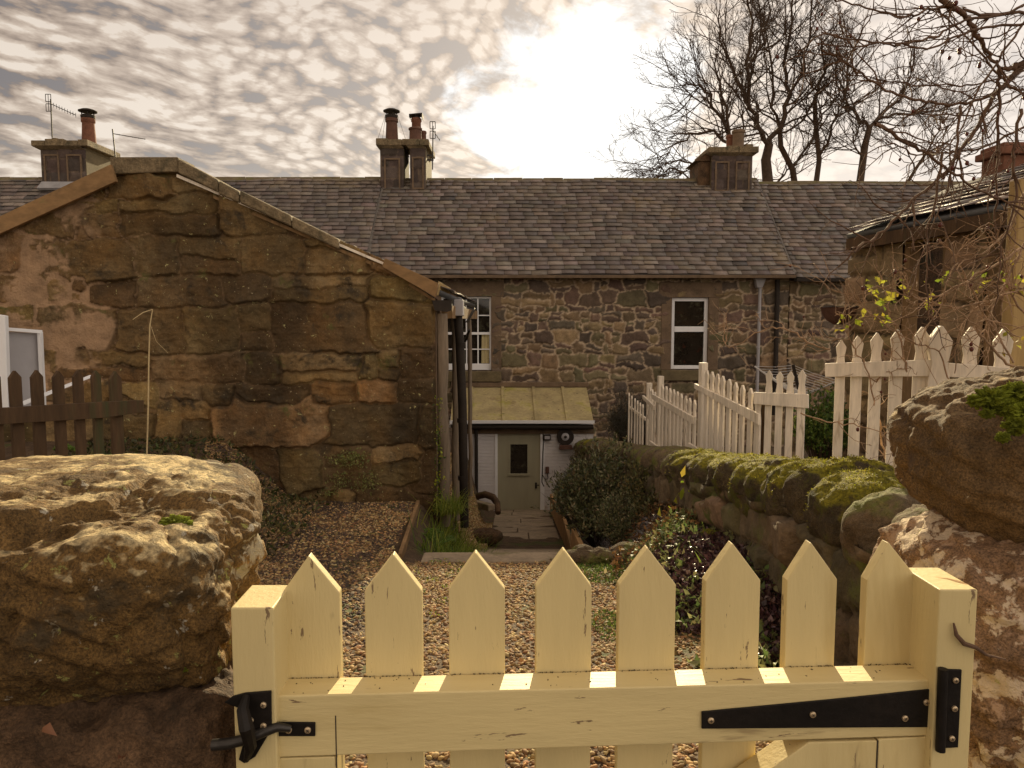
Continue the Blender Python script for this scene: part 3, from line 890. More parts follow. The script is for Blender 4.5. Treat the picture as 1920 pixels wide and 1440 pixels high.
def window(parent, box, sash):
    x0, x1, z0, z1 = box; Y = WY
    # dressed stone surround
    s = MB(); jw = .24
    s.box((x0 - jw, Y - .035, z0 - .02), (x0 + .005, Y + .14, z1 + .0)); s.box((x1 - .005, Y - .035, z0 - .02), (x1 + jw, Y + .14, z1))
    s.box((x0 - jw - .06, Y - .04, z1), (x1 + jw + .06, Y + .14, z1 + .36))
    s.build('surround', MT['dressed'], parent, bevel=.012)
    s = MB(); s.box((x0 - jw, Y - .12, z0 - .27), (x1 + jw, Y + .14, z0 - .021)); s.build('sill', MT['sill'], parent, bevel=.015)
    w = MB(); f = .045 if sash else .085; yf = Y + .05
    w.box((x0, yf, z0), (x0 + f, yf + .07, z1)); w.box((x1 - f, yf, z0), (x1, yf + .07, z1))
    w.box((x0 + f, yf, z1 - f), (x1 - f, yf + .07, z1)); w.box((x0 + f, yf, z0), (x1 - f, yf + .07, z0 + (.15 if sash else f)))
    zm = z0 + (z1 - z0) * (.50 if sash else .56)
    w.box((x0 + f, yf - (.0 if sash else .012), zm - (.03 if sash else .065)), (x1 - f, yf + .06, zm + (.03 if sash else .065)))
    wn = w.build('window', MT['upvc'], parent, bevel=.006)
    if sash:
        b = MB(); nb = 4
        for k in range(1, nb):
            x = x0 + f + (x1 - x0 - 2 * f) * k / nb
            b.box((x - .014, yf + .012, z0 + .15), (x + .014, yf + .045, zm - .03)); b.box((x - .014, yf + .012, zm + .03), (x + .014, yf + .045, z1 - f))
        for zz in (z0 + .15 + (zm - .03 - z0 - .15) * .5, zm + .03 + (z1 - f - zm - .03) * .5):
            b.box((x0 + f, yf + .014, zz - .013), (x1 - f, yf + .043, zz + .013))
        b.build('glazing_bars', MT['upvc'], wn)
        c = MB()
        for k in range(5):
            xx = x1 - f - .18 + k * .035; c.tube([(xx, yf + .058, z0 + .16), (xx + .008, yf + .058, zm + .02)], .016, 6)
        c.build('curtain', MT['curtain'], wn)
    p = MB(); p.box((x0 + f * .5, yf + .045, z0 + f * .5), (x1 - f * .5, yf + .052, z1 - f * .5)) if not sash else p.box((x0 + f * .5, yf + .075, z0 + f * .5), (x1 - f * .5, yf + .082, z1 - f * .5))
    p.build('pane', MT['glass'], wn)


window(midc, LW, True)
window(midc, RW, False)

# gutters and downpipes
g = MB(); ge = ZE + .02
g.prism([(XM0, EAVE_Y - .02, ge), (XM0, EAVE_Y - .10, ge - .01), (XM0, EAVE_Y - .09, ge - .075), (XM0, EAVE_Y - .03, ge - .075)], (XM1 - XM0, 0, 0))
g.build('gutter', MT['dressed'], midc)
g = MB(); g.prism([(XM1 + .02, EAVE_Y - .02, ge - .08), (XM1 + .02, EAVE_Y - .10, ge - .09), (XM1 + .02, EAVE_Y - .09, ge - .155), (XM1 + .02, EAVE_Y - .03, ge - .155)], (9, 0, 0))
g.build('gutter', MT['plastic_black'], rightc)
dp = MB(); a = P(1424, 524, WY - .12); b = P(1418, 780, WY - .12)
dp.tube([(a.x, a.y, a.z + .02), (a.x + .02, a.y, a.z - .25), (b.x, b.y, b.z - .6)], .037, 10)
for k in (.25, .5, .75):
    q = a.lerp(b, k); dp.lathe((q.x, q.y, q.z), [(.045, 0), (.045, .05)], 12)
dp.build('downpipe', MT['plastic_grey'], midc, smooth=True)
hp = MB(); q = P(1424, 530, WY - .14); hp.prism([(q.x - .13, q.y - .09, q.z + .10), (q.x + .13, q.y - .09, q.z + .10), (q.x + .06, q.y - .05, q.z - .12), (q.x - .06, q.y - .05, q.z - .12)], (0, .16, 0)); hp.build('hopper', MT['plastic_grey'], midc, bevel=.01)
dp = MB(); a = P(1458, 524, WY - .1); b = P(1454, 700, WY - .1); dp.tube([a, b, (b.x, b.y, b.z - 1)], .055, 10); dp.build('downpipe', MT['plastic_black'], rightc, smooth=True)

# verge strips between the roofs (dark mortar fillets)
for (xx, c) in ((XM0, midc), (XM1, rightc)):
    f = MB(); g = random.Random(5)
    n = 14
    for k in range(n):
        p0 = Vector((xx, EAVE_Y, ZE)) + slope * (k / n); p1 = Vector((xx, EAVE_Y, ZE)) + slope * ((k + 1) / n)
        w_ = .085 * g.uniform(.7, 1.15) * (1.0 if xx < 0 else .5)
        f.bar(p0 + Vector((0, 0, .035)), p1 + Vector((0, 0, .035)), w_, .05)
    f.build('verge_fillet', MT['slate_edge'], c, bevel=.01)


# chimneys
def chimney(parent, name, px0, px1, pyt, pyb, Yf, depth, seed, capov=.10, panels=True, side=0):
    """stone stack: front face spans px0..px1, cap top at pyt, base at pyb, at distance Yf"""
    x0, x1 = xat(px0, pyt, Yf), xat(px1, pyt, Yf); zt, zb = zat(pyt, Yf), zat(pyb, Yf) - .5
    W = x1 - x0; pos_all = []
    caph = .16
    U, V, hgt, C, mort = rubble_field(W, zt - caph - zb, .03, (.24, .36), (.3, .5), seed, joint=.015, rnd=.03, bulge=.012, warp=.01, pal=[(.085, .062, .05), (.11, .08, .062), (.07, .052, .044)], p=6, split=.1)
    hgt[:, 0] = -.02; hgt[:, -1] = -.02
    front = grid_mesh(name, np.stack([x0 + U, Yf - hgt, zb + V], -1), np.ones(U.shape, bool), MT['stack_stone'], parent, {'Col': C, 'Mort': mort * .7})
    b = MB(); b.box((x0 + .005, Yf + .012, zb), (x1 - .005, Yf + depth, zt - caph)); b.build('stack_body', MT['sill'], front)
    # raised stone panel frames on the face, as on the old stacks
    f = MB()
    zc0, zc1 = zb + .55, zb + .55 + min(.75, (zt - zb) * .42)
    n = 2 if W > 1.0 else 1
    for k in range(n):
        a0 = x0 + W * (k + .24) / n; a1 = x0 + W * (k + .78) / n; w_ = .04
        f.box((a0 - w_, Yf - .045, zc0), (a0, Yf + .03, zc1)); f.box((a1, Yf - .045, zc0), (a1 + w_, Yf + .03, zc1))
        f.box((a0 - w_, Yf - .045, zc1), (a1 + w_, Yf + .03, zc1 + w_)); f.box((a0 - w_, Yf - .045, zc0 - w_), (a1 + w_, Yf + .03, zc0))
    f.build('panel_frame', MT['dressed'], front)
    c = MB(); g = random.Random(seed)
    c.prism([(x0 - .02, Yf - .02, zt - caph - .07), (x0 - capov, Yf - capov, zt - caph), (x0 - capov, Yf + depth + capov, zt - caph), (x0 - .02, Yf + depth + .02, zt - caph - .07)], (W + .04, 0, 0))
    x = x0 - capov
    while x < x1 + capov - .02:
        w_ = min(g.uniform(.3, .5), x1 + capov - x)
        if x1 + capov - x - w_ < .12: w_ = x1 + capov - x
        c.box((x + .003, Yf - capov - g.uniform(0, .02), zt - caph), (x + w_ - .003, Yf + depth + capov, zt + g.uniform(-.02, .02))); x += w_
    c.build('cap', MT['cap_stone'], front, bevel=.015)
    return front, x0, x1, zt, Yf


def pot(parent, c, r, h, m='terracotta', cowl=None, taper=.85):
    p = MB(); x, y, z = c
    prof = [(r * 1.1, -.05), (r * 1.05, h * .08), (r, h * .15), (r * taper, h * .82), (r * taper * 1.16, h * .86), (r * taper * 1.16, h * .97), (r * taper * 1.02, h)]
    p.lathe(c, prof, 20)
    o = p.build('chimney_pot', MT[m], parent, smooth=True)
    if cowl == 'round':
        q = MB(); zt = z + h
        q.lathe((x, y, zt), [(r * .98, 0), (r * 1.02, .07), (r * .8, .09)], 18)
        for k in range(4): a = k * math.pi / 2 + .5; q.box((x + math.cos(a) * r * .8 - .012, y + math.sin(a) * r * .8 - .012, zt + .05), (x + math.cos(a) * r * .8 + .012, y + math.sin(a) * r * .8 + .012, zt + .2))
        q.lathe((x, y, zt + .17), [(r * 1.3, 0), (r * 1.32, .025), (r * .9, .06), (r * .4, .085)], 18)
        q.build('cowl', MT['plastic_black'], o)
    if cowl == 'flat':
        q = MB(); zt = z + h; q.lathe((x, y, zt), [(r * .8, 0), (r * .8, .06)], 12)
        q.obox((x - r * 1.35, y - r * 1.2, zt + .05), (r * 2.7, 0, .03), (0, r * 2.4, 0), (0, 0, .03)); q.box((x + r * 1.28, y - r * 1.2, zt - .03), (x + r * 1.36, y + r * 1.2, zt + .1)); q.box((x - r * 1.36, y - r * 1.2, zt - .0), (x - r * 1.28, y + r * 1.2, zt + .07))
        q.build('cowl', MT['plastic_black'], o)
    return o


# left chimney
fr, x0, x1, zt, Yf = chimney(leftc, 'chimney', 74, 159, 264, 346, 20.1, 1.4, 71, capov=.14)
pot(fr, (P(167, 262, 20.7).x, 20.7, zt), .18, P(167, 222, 20.7).z - zt, cowl='round')
pot(fr, (P(104, 262, 20.4).x, 20.4, zt), .09, .13, m='cap_stone')
fl = MB(); q = P(75, 346, 19.95); q2 = P(158, 346, 19.95); fl.obox((q.x, 19.85, q.z - .16), (q2.x - q.x, 0, 0), (0, .22, .2), (0, -.05, .05)); fl.build('flashing', MT['lead'], leftc)
# middle pair
fa, *_ = (chimney(midc, 'chimney', 712, 757, 262, 358, 20.05, 1.0, 72, capov=.09),)
fr, x0, x1, zt, Yf = fa
pot(fr, (P(735, 262, 20.45).x, 20.45, zt), .17, P(735, 222, 20.45).z - zt, m='pot_dark', cowl='round', taper=.88)
fb = chimney(midc, 'chimney', 768, 798, 262, 356, 20.0, 1.5, 73, capov=.09)
fr, x0, x1, zt, Yf = fb
pot(fr, (P(779, 262, 20.3).x, 20.3, zt), .165, P(779, 240, 20.3).z - zt, m='pot_dark', taper=.95)
pot(fr, (P(781, 262, 20.65).x, 20.65, zt + .1), .13, P(781, 222, 20.65).z - zt - .1, m='terracotta', cowl='flat', taper=.95)
pot(fr, (P(793, 262, 21.2).x, 21.2, zt), .10, P(793, 246, 21.2).z - zt, m='pot_dark', taper=.9)
# right chimney
fc_ = chimney(midc, 'chimney', 1335, 1412, 276, 360, 20.0, 1.3, 74, capov=.12)
fr, x0, x1, zt, Yf = fc_
sb = MB(); xa = xat(1309, 276, 20.2); sb.box((xa, 20.15, zt - 1.6), (x0 - .002, 21.1, zt - .33)); sb.prism([(xa - .12, 20.1, zt - .33), (x0, 20.1, zt - .33), (x0, 20.1, zt - .05)], (0, 1.1, 0)); sb.build('stack_side', MT['boulder_dark'], fr)
pot(fr, (P(1384, 276, 20.5).x, 20.5, zt), .15, P(1384, 244, 20.5).z - zt, m='dressed', taper=1.0)
pot(fr, (P(1370, 276, 20.8).x, 20.8, zt), .12, P(1370, 254, 20.8).z - zt, m='terracotta', taper=1.0)
sb = MB(); sb.box((P(1399, 270, 20.2).x, 20.2, zt), (P(1409, 270, 20.2).x + .05, 20.6, zt + .13)); sb.build('chimney_pot', MT['cap_stone'], fr, bevel=.01)


# aerials: mast, boom and elements
def aerial(label, base, top, boom_end, nel, el=.14, cage=True, Y=20.4):
    b, t_, e = P(*base, Y), P(*top, Y), P(boom_end[0], boom_end[1], Y + boom_end[2])
    t = thing('tv_aerial', b, label, 'aerial', 'television aerials on the chimneys')
    m = MB(); m.tube([b, t_], .018, 6); m.build('mast', MT['wire_dark'], t)
    m = MB(); s = t_ + (b - t_).normalized() * .12; m.tube([s, e], .011, 5); m.build('boom', MT['wire_dark'], t)
    d = e - s
    for k in range(nel):
        m = MB(); c = s + d * ((k + 1) / nel); m.tube([c + Vector((0, 0, el * .5)), c - Vector((0, 0, el * .5))], .007, 4); m.build('rod', MT['wire_dark'], t)
    m = MB()
    if cage:
        c = s - d.normalized() * .06
        for i in (-1, 1):
            for j in (-1, 1):
                m.tube([c + Vector((i * .07, 0, j * .03)), c + Vector((i * .07, 0, j * .22))], .010, 4)
                m.tube([c + Vector((-.07, 0, j * (.03 + .19 * (i + 1) / 2))), c + Vector((.07, 0, j * (.03 + .19 * (i + 1) / 2)))], .010, 4)
        m.tube([c + Vector((0, 0, -.22)), c + Vector((0, 0, .22))], .009, 4)
        m.build('reflector', MT['wire_dark'], t)
    return t


aerial('aerial with a long comb of short rods on the left chimney', (98, 258), (95, 186), (142, 216, .2), 9, el=.12)
aerial('plain aerial with a long tilted arm right of the left chimney', (217, 300), (211, 242), (272, 261, .2), 5, el=.03, cage=False)
ae = aerial('upright aerial bracketed to the side of the middle chimneys', (811, 318), (812, 236), (824, 262, -.9), 3, el=.05)
m = MB(); q = P(811, 300, 20.4); m.box((q.x - .14, q.y - .02, q.z - .02), (q.x + .03, q.y + .02, q.z + .02)); m.box((q.x - .14, q.y - .02, q.z + .1), (q.x + .03, q.y + .02, q.z + .14)); m.build('bracket', MT['wire_dark'], ae)
for i, (ax, ay) in enumerate(((708, 262), (716, 262), (766, 262))):
    pass
gw = thing('guy_wire', P(722, 226, 20.4), 'thin stay wires running down from the capped middle chimney pot', 'wire')
m = MB()
for (ax, ay) in ((708, 262), (717, 262), (762, 266)): m.tube([P(723 if ax < 740 else 745, 214, 20.4), P(ax, ay, 20.2)], .005, 4)
m.build('stay', MT['wire_dark'], gw)

# ============================================================ PORCH
PY = 16.2
px0, px1 = P(842, 800, PY).x, P(1113, 800, PY).x
zg = EZ - 4.2
porch = thing('porch', ((px0 + px1) / 2, PY, zg), 'white brick lean-to porch with a green door against the middle cottage', 'porch')
zf = P(960, 790, PY - .2).z; zb = P(960, 724, WY).z
dx0, dx1 = P(933, 900, PY).x, P(1013, 900, PY).x; dz1 = P(960, 804, PY).z; dz0 = P(960, 962, PY).z
w = MB()
w.box((px0, PY, zg - .3), (dx0 - .06, PY + .22, zf - .1)); w.box((dx1 + .09, PY, zg - .3), (px1, PY + .22, zf - .1))
w.box((dx0 - .06, PY, dz1 + .02), (dx1 + .09, PY + .22, zf - .1))
w.prism([(px1, PY + .22, zg - .3), (px1, WY, zg - .3), (px1, WY, zb - .1), (px1, PY + .22, zf - .09)], (-.2, 0, 0))
w.prism([(px0, PY + .22, zg - .3), (px0, WY, zg - .3), (px0, WY, zb - .1), (px0, PY + .22, zf - .09)], (.2, 0, 0))
w.build('wall', MT['white_wall'], porch)
# roof of four felted sheets with battens
xl0, xr0 = P(845, 792, PY - .2).x, P(1113, 792, PY - .2).x; xl1, xr1 = P(850, 722, WY).x, P(1099, 722, WY).x
r = MB(); r.prism([(xl0, PY - .2, zf), (xr0, PY - .2, zf), (xr1, WY, zb), (xl1, WY, zb)], (0, 0, -.05)); r.build('roof', MT['porch_roof'], porch)
r = MB()
for k in (.14, .37, .60, .82):
    a = Vector((xl0 + (xr0 - xl0) * k, PY - .2, zf + .012)); b = Vector((xl1 + (xr1 - xl1) * k, WY - .02, zb + .012)); r.bar(a, b, .07, .03)
r.build('roof_batten', MT['porch_roof'], porch, bevel=.005)
r = MB(); r.box((xl1 - .05, WY - .10, zb - .02), (xr1 + .05, WY - .02, zb + .10)); r.build('flashing', MT['dressed'], porch, bevel=.02)
r = MB(); r.box((xl0 - .02, PY - .225, zf - .045), (xr0 + .02, PY - .195, zf + .02)); r.build('roof_edge', MT['upvc'], porch)
r = MB(); r.tube([(xl0, PY - .14, zf - .13), (xr0, PY - .14, zf - .13)], .055, 12); r.build('gutter', MT['plastic_black'], porch, smooth=True)
r = MB(); r.box((px0, PY - .03, zf - .30), (px1, PY - .002, zf - .16)); r.build('fascia', MT['dressed'], porch)
r = MB(); q = P(893, 850, PY - .08); r.tube([(q.x, q.y, zf - .14), (q.x, q.y, zg + .25)], .04, 10); r.build('downpipe', MT['plastic_black'], porch, smooth=True)
f = MB(); f.box((dx0 - .06, PY - .02, dz0), (dx0, PY + .1, dz1 + .02)); f.box((dx1, PY - .02, dz0), (dx1 + .09, PY + .1, dz1 + .02)); f.build('door_frame', MT['upvc'], porch, bevel=.004)
d = MB(); a = P(957, 888, PY + .04); b = P(989, 833, PY + .04)
yd = PY + .04
d.box((dx0, yd, dz0), (a.x, yd + .05, dz1 + .02)); d.box((b.x, yd, dz0), (dx1, yd + .05, dz1 + .02)); d.box((a.x, yd, dz0), (b.x, yd + .05, a.z)); d.box((a.x, yd, b.z), (b.x, yd + .05, dz1 + .02))
door = d.build('door', MT['door_green'], porch)
d = MB(); d.box((a.x - .03, yd - .012, a.z - .03), (a.x, yd, b.z + .03)); d.box((b.x, yd - .012, a.z - .03), (b.x + .03, yd, b.z + .03)); d.box((a.x, yd - .012, b.z), (b.x, yd, b.z + .03)); d.box((a.x - .05, yd - .03, a.z - .04), (b.x + .05, yd - .001, a.z)); d.build('bead', MT['door_green'], door)
d = MB(); d.box((a.x, yd + .02, a.z), (b.x, yd + .026, b.z)); d.build('pane', MT['glass'], door)
d = MB(); q = P(1005, 909, yd - .02); d.box((q.x - .02, q.y - .01, q.z - .08), (q.x + .02, q.y + .02, q.z + .05)); d.tube([(q.x, q.y - .04, q.z), (q.x + .07, q.y - .045, q.z)], .011, 8); d.tube([(q.x, q.y - .04, q.z), (q.x, q.y, q.z)], .011, 8); d.build('handle', MT['iron'], door, smooth=True)
# cable, lamp, switch box, hose reel on the wall
cab = MB(); q0 = P(1014, 804, PY - .02); pts = [P(1013, 803, PY - .02), P(1018, 808, PY - .02), P(1019, 830, PY - .02), P(1018, 850, PY - .02), P(1017, 880, PY - .02), P(1016, 904, PY - .02), P(1020, 912, PY - .02)]
cab.tube(pts, .013, 6); o = cab.build('cable', MT['wire_dark']); tag(o, 'dark cable running down the white wall beside the door', 'cable')
lt = thing('wall_lamp', P(1026, 820, PY), 'small black square floodlight on the wall right of the green door', 'lamp')
q = P(1026, 820, PY - .07); lb = MB(); lb.box((q.x - .08, PY - .1, q.z - .055), (q.x + .08, PY - .002, q.z + .055)); lb.build('housing', MT['plastic_black'], lt, bevel=.01)
lb = MB(); lb.box((q.x - .055, PY - .106, q.z - .035), (q.x + .055, PY - .101, q.z + .035)); lb.build('lens', MT['plastic_grey'], lt)
lt = thing('switch_box', P(1026, 881, PY), 'dark outdoor socket box with a dangling lead low on the white wall', 'socket')
q = P(1026, 881, PY - .03); lb = MB(); lb.box((q.x - .04, PY - .07, q.z - .07), (q.x + .04, PY - .002, q.z + .07)); lb.build('box', MT['pot_dark'], lt, bevel=.01)
lb = MB(); lb.tube([(q.x, PY - .04, q.z - .07), (q.x + .02, PY - .04, q.z - .18), (q.x - .03, PY - .03, q.z - .24), (q.x - .1, PY - .02, q.z - .12)], .009, 5); lb.build('lead', MT['wire_dark'], lt)
hr = thing('hose_reel', P(1060, 825, PY), 'round coiled hose on a wall reel right of the green door', 'hose reel')
q = P(1060, 819, PY - .12); hb = MB()
for k, rr in enumerate((.10, .125, .15, .172)):
    for dy in (0, .035):
        hb.tube([(q.x + math.cos(a) * rr, q.y + dy, q.z + math.sin(a) * rr) for a in np.linspace(0, 2 * math.pi, 26)], .016, 6, cap=False)
hb.build('hose', MT['plastic_black'], hr, smooth=True)
hb = MB(); hb.lathe((q.x, q.y - .03, q.z), [(.04, 0), (.085, .02), (.085, .10)], 18, axis=(0, 1, 0)); hb.build('hub', MT['plastic_grey'], hr, smooth=True)
hb = MB(); hb.lathe((q.x, q.y - .045, q.z), [(.03, 0), (.035, .02)], 12, axis=(0, 1, 0)); hb.build('hub_cap', MT['plastic_black'], hr, smooth=True)
hb = MB(); hb.prism([(q.x - .12, q.y + .06, q.z - .18), (q.x + .14, q.y + .06, q.z - .18), (q.x + .17, q.y + .06, q.z - .27), (q.x - .14, q.y + .06, q.z - .27)], (0, -.14, 0)); hb.box((q.x - .05, q.y + .05, q.z - .2), (q.x + .05, PY - .002, q.z + .12)); hb.build('bracket', MT['pot_dark'], hr, bevel=.01)

# ============================================================ STONE BARN
BY = 8.0
bx0, bx1 = -7.2, P(817, 700, BY).x
zbase = EZ - 2.9
barn = thing('stone_barn', ((bx0 + bx1) / 2, BY, EZ - 1.97), 'big stone barn end with a gable of large mossy sandstone blocks', 'barn')
prof_px = [(-330, 565), (0, 428), (200, 340), (215, 318), (333, 318), (718, 490), (805, 560), (817, 566)]
prof = [P(a, b, BY) for a, b in prof_px]
U, V, hgt, C, mort = rubble_field(bx1 - bx0, 5.2, .0115, (.25, .48), (.34, 1.0), 5, joint=.010, rnd=.020, bulge=.028, warp=.034, pal=PAL_GRIT, p=6, split=.38, hs=.38, rough=.013, jitter=.15)
# the left of the wall is repointed: soft mortar laps over the stones
XX = U + bx0; ZZ = V + zbase
q = np.stack([XX.ravel() * 1.3, ZZ.ravel() * 1.3, np.zeros(XX.size)], 1)
lap = .47 * sst(-4.05, -4.9, XX + fbm(q, 3).reshape(XX.shape) * 1.1) * sst(-.35, .05, ZZ - (EZ - .75)) * (.5 + .5 * fbm(q * 3.5 + 7, 4).reshape(XX.shape) + .28)
lap = np.clip(lap, 0, 1)
prof_h = .012 + .02 * fbm(q * 6, 3).reshape(XX.shape)
e_low = sst(.02, .055, hgt)
mortv = np.clip(np.maximum(mort.reshape(XX.shape) * (.25 + .75 * sst(-3.6, -4.6, XX)), sst(.42, .60, lap + (1 - e_low) * .35)), 0, 1)
hgt = np.where(mortv > .5, np.maximum(hgt * .55, prof_h + .03), hgt)
# quoin and plinth
cx = np.array([p.x for p in prof]); cz = np.array([p.z for p in prof])
top = np.interp(XX, cx, cz)
keep = (ZZ < top + .03)
hgt[:, -3:] = np.minimum(hgt[:, -3:], .0)
# damp dark streaks are a property of the stone surface
damp = sst(.05, .45, fbm(np.stack([XX.ravel() * 1.1, ZZ.ravel() * .5, np.full(XX.size, 4.)], 1), 4)) * .5
C = C * (1 - damp)[:, None]
gw_ = grid_mesh('gable_wall', np.stack([XX, BY - hgt, ZZ], -1), keep, MT['gritstone'], barn, {'Col': C, 'Mort': mortv.ravel()})
BYE = 13.4
b = MB(); b.prism([(bx0, BY + .02, zbase)] + [(p.x, BY + .02, min(p.z, 99) - .02) for p in prof[1:]] + [(bx1 - .0, BY + .02, zbase)], (0, .42, 0))
b.box((bx0, BY + .44, zbase), (bx1 - .5, BYE, prof[-1].z - .3)); b.box((bx1 - .42, BY + .44, zbase - .6), (bx1 - .03, BYE, EZ - 2.2))
b.build('rear_walls', MT['dressed'], barn)
# right roof slope (slates) and left slope
rz = P(270, 300, BY).z; rx = P(270, 300, BY).x
ev = P(838, 556, BY)
ridge_top = Vector((P(215, 322, BY).x * .5 + P(333, 318, BY).x * .5, BY, P(300, 322, BY).z + .09))
e1 = Vector((ev.x + .04, BY + .02, ev.z + .02)); sv = (Vector((ridge_top.x, BY + .02, ridge_top.z)) - e1); Lr = sv.length; sv.normalize()
rfo = slates('roof', tuple(e1), (0, 1, 0), tuple(sv), BYE - BY, Lr, barn, 91)
e2x = bx0 - .2; lsv = Vector((-(e2x - ridge_top.x), 0, ridge_top.z - (prof[0].z + .12)))
o2 = Vector((e2x, BY + .02, prof[0].z + .12)); LL = lsv.length; lsv.normalize()
slates('roof', tuple(o2), (0, 1, 0), tuple(lsv), BYE - BY, LL, barn, 92)


def strip(pts_top, pts_bot, Y, th):
    """board in the plane y=Y between two pixel polylines, thickness th away from the camera"""
    return [P(a, b, Y) for a, b in pts_top] + [P(a, b, Y) for a, b in pts_bot[::-1]], (0, th, 0)


m = MB(); poly, ext = strip([(-330, 563), (0, 405), (207, 308)], [(-330, 590), (0, 438), (217, 340)], BY - .16, .05)
m.prism(poly, ext); m.build('bargeboard', MT['barge_wood'], barn, bevel=.004)
m = MB(); m.prism([P(-330, 566, BY - .11), P(0, 412, BY - .11), P(207, 313, BY - .11), P(212, 327, BY - .11), P(0, 428, BY - .11), P(-330, 578, BY - .11)], (0, .3, 0)); m.build('soffit', MT['brown_fence'], barn)
m = MB(); poly, ext = strip([(722, 484), (822, 531)], [(716, 500), (816, 557)], BY - .14, .10)
m.prism(poly, ext); m.build('bargeboard', MT['barge_wood'], barn, bevel=.004)
m = MB(); m.prism([P(822, 527, BY - .05), P(844, 540, BY + .3), P(838, 560, BY + .3), P(818, 553, BY - .05)], (.0, .12, 0)); m.build('rafter_end', MT['post_wood'], barn)
# coping stones of the gable
c = MB(); c.prism([P(205, 294, BY - .10), P(333, 294, BY - .10), P(335, 322, BY - .10), P(208, 326, BY - .10)], (0, .42, 0)); c.build('kneeler', MT['cap_stone'], barn, bevel=.012)
seg = [(333, 300, 405, 342), (406, 340, 470, 372), (471, 369, 545, 404), (546, 405, 634, 452)]
seg = [(333, 297, 408, 337), (409, 338, 447, 358), (449, 356, 545, 404), (547, 405, 634, 448)]
for k, (a0, b0, a1, b1) in enumerate(seg):
    hth = 27 - k * 1.5
    pl = [P(a0, b0, BY - .12), P(a1, b1, BY - .12), P(a1 + 1, b1 + hth - 3, BY - .12), P(a0, b0 + hth, BY - .12)]
    c = MB(); c.prism(pl, (0, .40, 0)); oo = c.build('coping_stone', MT['cap_stone'], barn, bevel=.02, seg=3)
m = MB(); m.prism([P(331, 326, BY - .08), P(720, 492, BY - .08), P(720, 497, BY - .08), P(331, 332, BY - .08)], (0, .3, 0)); m.build('verge_strip', MT['white_paint'], barn)
m = MB(); m.prism([P(400, 366, BY - .05), P(720, 500, BY - .05), P(815, 560, BY - .05), P(815, 566, BY - .05), P(720, 507, BY - .05), P(400, 372, BY - .05)], (0, .3, 0)); m.build('wall_plate', MT['old_wood'], barn)
# gutter end and hopper
a = P(812, 561, BY - .06); bq = P(850, 590, BY - .06)
m = MB(); m.prism([P(810, 563, BY - .1), P(848, 563, BY - .1), P(846, 582, BY - .1), P(838, 585, BY - .1), P(815, 582, BY - .1)], (0, .02, 0))
g0, g1 = P(812, 563, BY - .08), P(848, 563, BY - .08)
m.tube([((g0.x + g1.x) / 2, BY - .08, g0.z - .05), ((g0.x + g1.x) / 2 + .02, BYE, g0.z - .05)], .055, 10)
m.build('gutter', MT['plastic_black'], barn)
m = MB(); q = P(861, 578, 8.8); m.box((q.x - .06, 8.7, q.z - .09), (q.x + .05, 8.95, q.z + .10)); m.build('hopper', MT['plastic_grey'], barn, bevel=.01)
m = MB(); m.tube([P(858, 585, 8.85), P(862, 640, 8.85), P(867, 760, 8.85), P(871, 988, 8.85)], .052, 12)
for yy in (650, 792, 900): q = P(864 + (yy - 650) * .015, yy, 8.85); m.lathe((q.x, q.y, q.z), [(.058, 0), (.058, .05)], 12)
m.build('downpipe', MT['plastic_black'], barn, smooth=True)
# open timber side: old posts standing along the barn's right side
g_ = random.Random(3)
for (pa, wpx, Yp, ytop, ybot) in ((829, 22, 8.15, 588, 985), (852, 13, 9.4, 590, 975), (879, 8, 11.8, 592, 930)):
    a = P(pa, ytop, Yp); b = P(pa + 4, ybot, Yp); w_ = wpx / 1400 * Yp
    pts = []
    for k in range(9):
        t = k / 8; pts.append(a.lerp(b, t) + Vector((g_.uniform(-.012, .012), g_.uniform(-.01, .01), 0)))
    m = MB(); m.tube(pts, [w_ / 2 * g_.uniform(.92, 1.1) for _ in pts], 9); m.build('timber_post', MT['grey_wood'], barn, smooth=True)
m = MB(); a = P(838, 590, 8.3); m.bar((a.x, 8.3, a.z + .03), (a.x + .05, 13.3, a.z + .03), .12, .14); m.build('wall_beam', MT['old_wood'], barn)
m = MB(); m.bar(P(875, 605, 9.2), P(890, 578, 9.2), .03, .03); m.bar(P(872, 640, 9.2), P(880, 618, 9.0), .025, .025); m.build('pipe_bracket', MT['iron'], barn)

# ============================================================ PATH
pm = MB(); g_ = random.Random(9)

# concrete lip at the top of the steps
o = MB(); o.obox((P(792, 1062, 6.0).x, 5.86, EZ - 1.97 - .12), (P(1075, 1062, 6.0).x - P(792, 1062, 6.0).x, 0, 0), (0, .24, 0), (0, 0, .16)); o = o.build('path_step', MT['concrete'], bevel=.02); tag(o, kind='structure')
slabs = MB()
steps = [(6.1, 2.20), (6.8, 2.38), (7.5, 2.58), (8.2, 2.80), (8.9, 3.0)]
for (ys, h) in steps:
    slabs.box((-.40, ys, EZ - h - .3), (.72, ys + .72, EZ - h))
y = 9.6; h = 3.10
while y < 16.15:
    ln = g_.uniform(.55, .8); h = float(pathh(y + ln / 2)) - .03 + (.05 if y < 11.2 else 0)
    xa = -.36; xb = .72 + (y - 9) * .018
    nx = 2 if g_.random() < .75 else 1
    cuts = [xa] + ([g_.uniform(xa + .35, xb - .4)] if nx == 2 else []) + [xb]
    for i in range(len(cuts) - 1):
        t0 = g_.uniform(-.008, .008)
        slabs.obox((cuts[i] + .008, y + .008, EZ - h - .2 + t0 + .05 * (ln) * .8), (cuts[i + 1] - cuts[i] - .016, 0, g_.uniform(-.006, .006)), (0, ln - .016, -.145 * ln * .9), (0, 0, .2))
    y += ln
o = slabs.build('path', MT['concrete'], bevel=.012); tag(o, kind='structure')
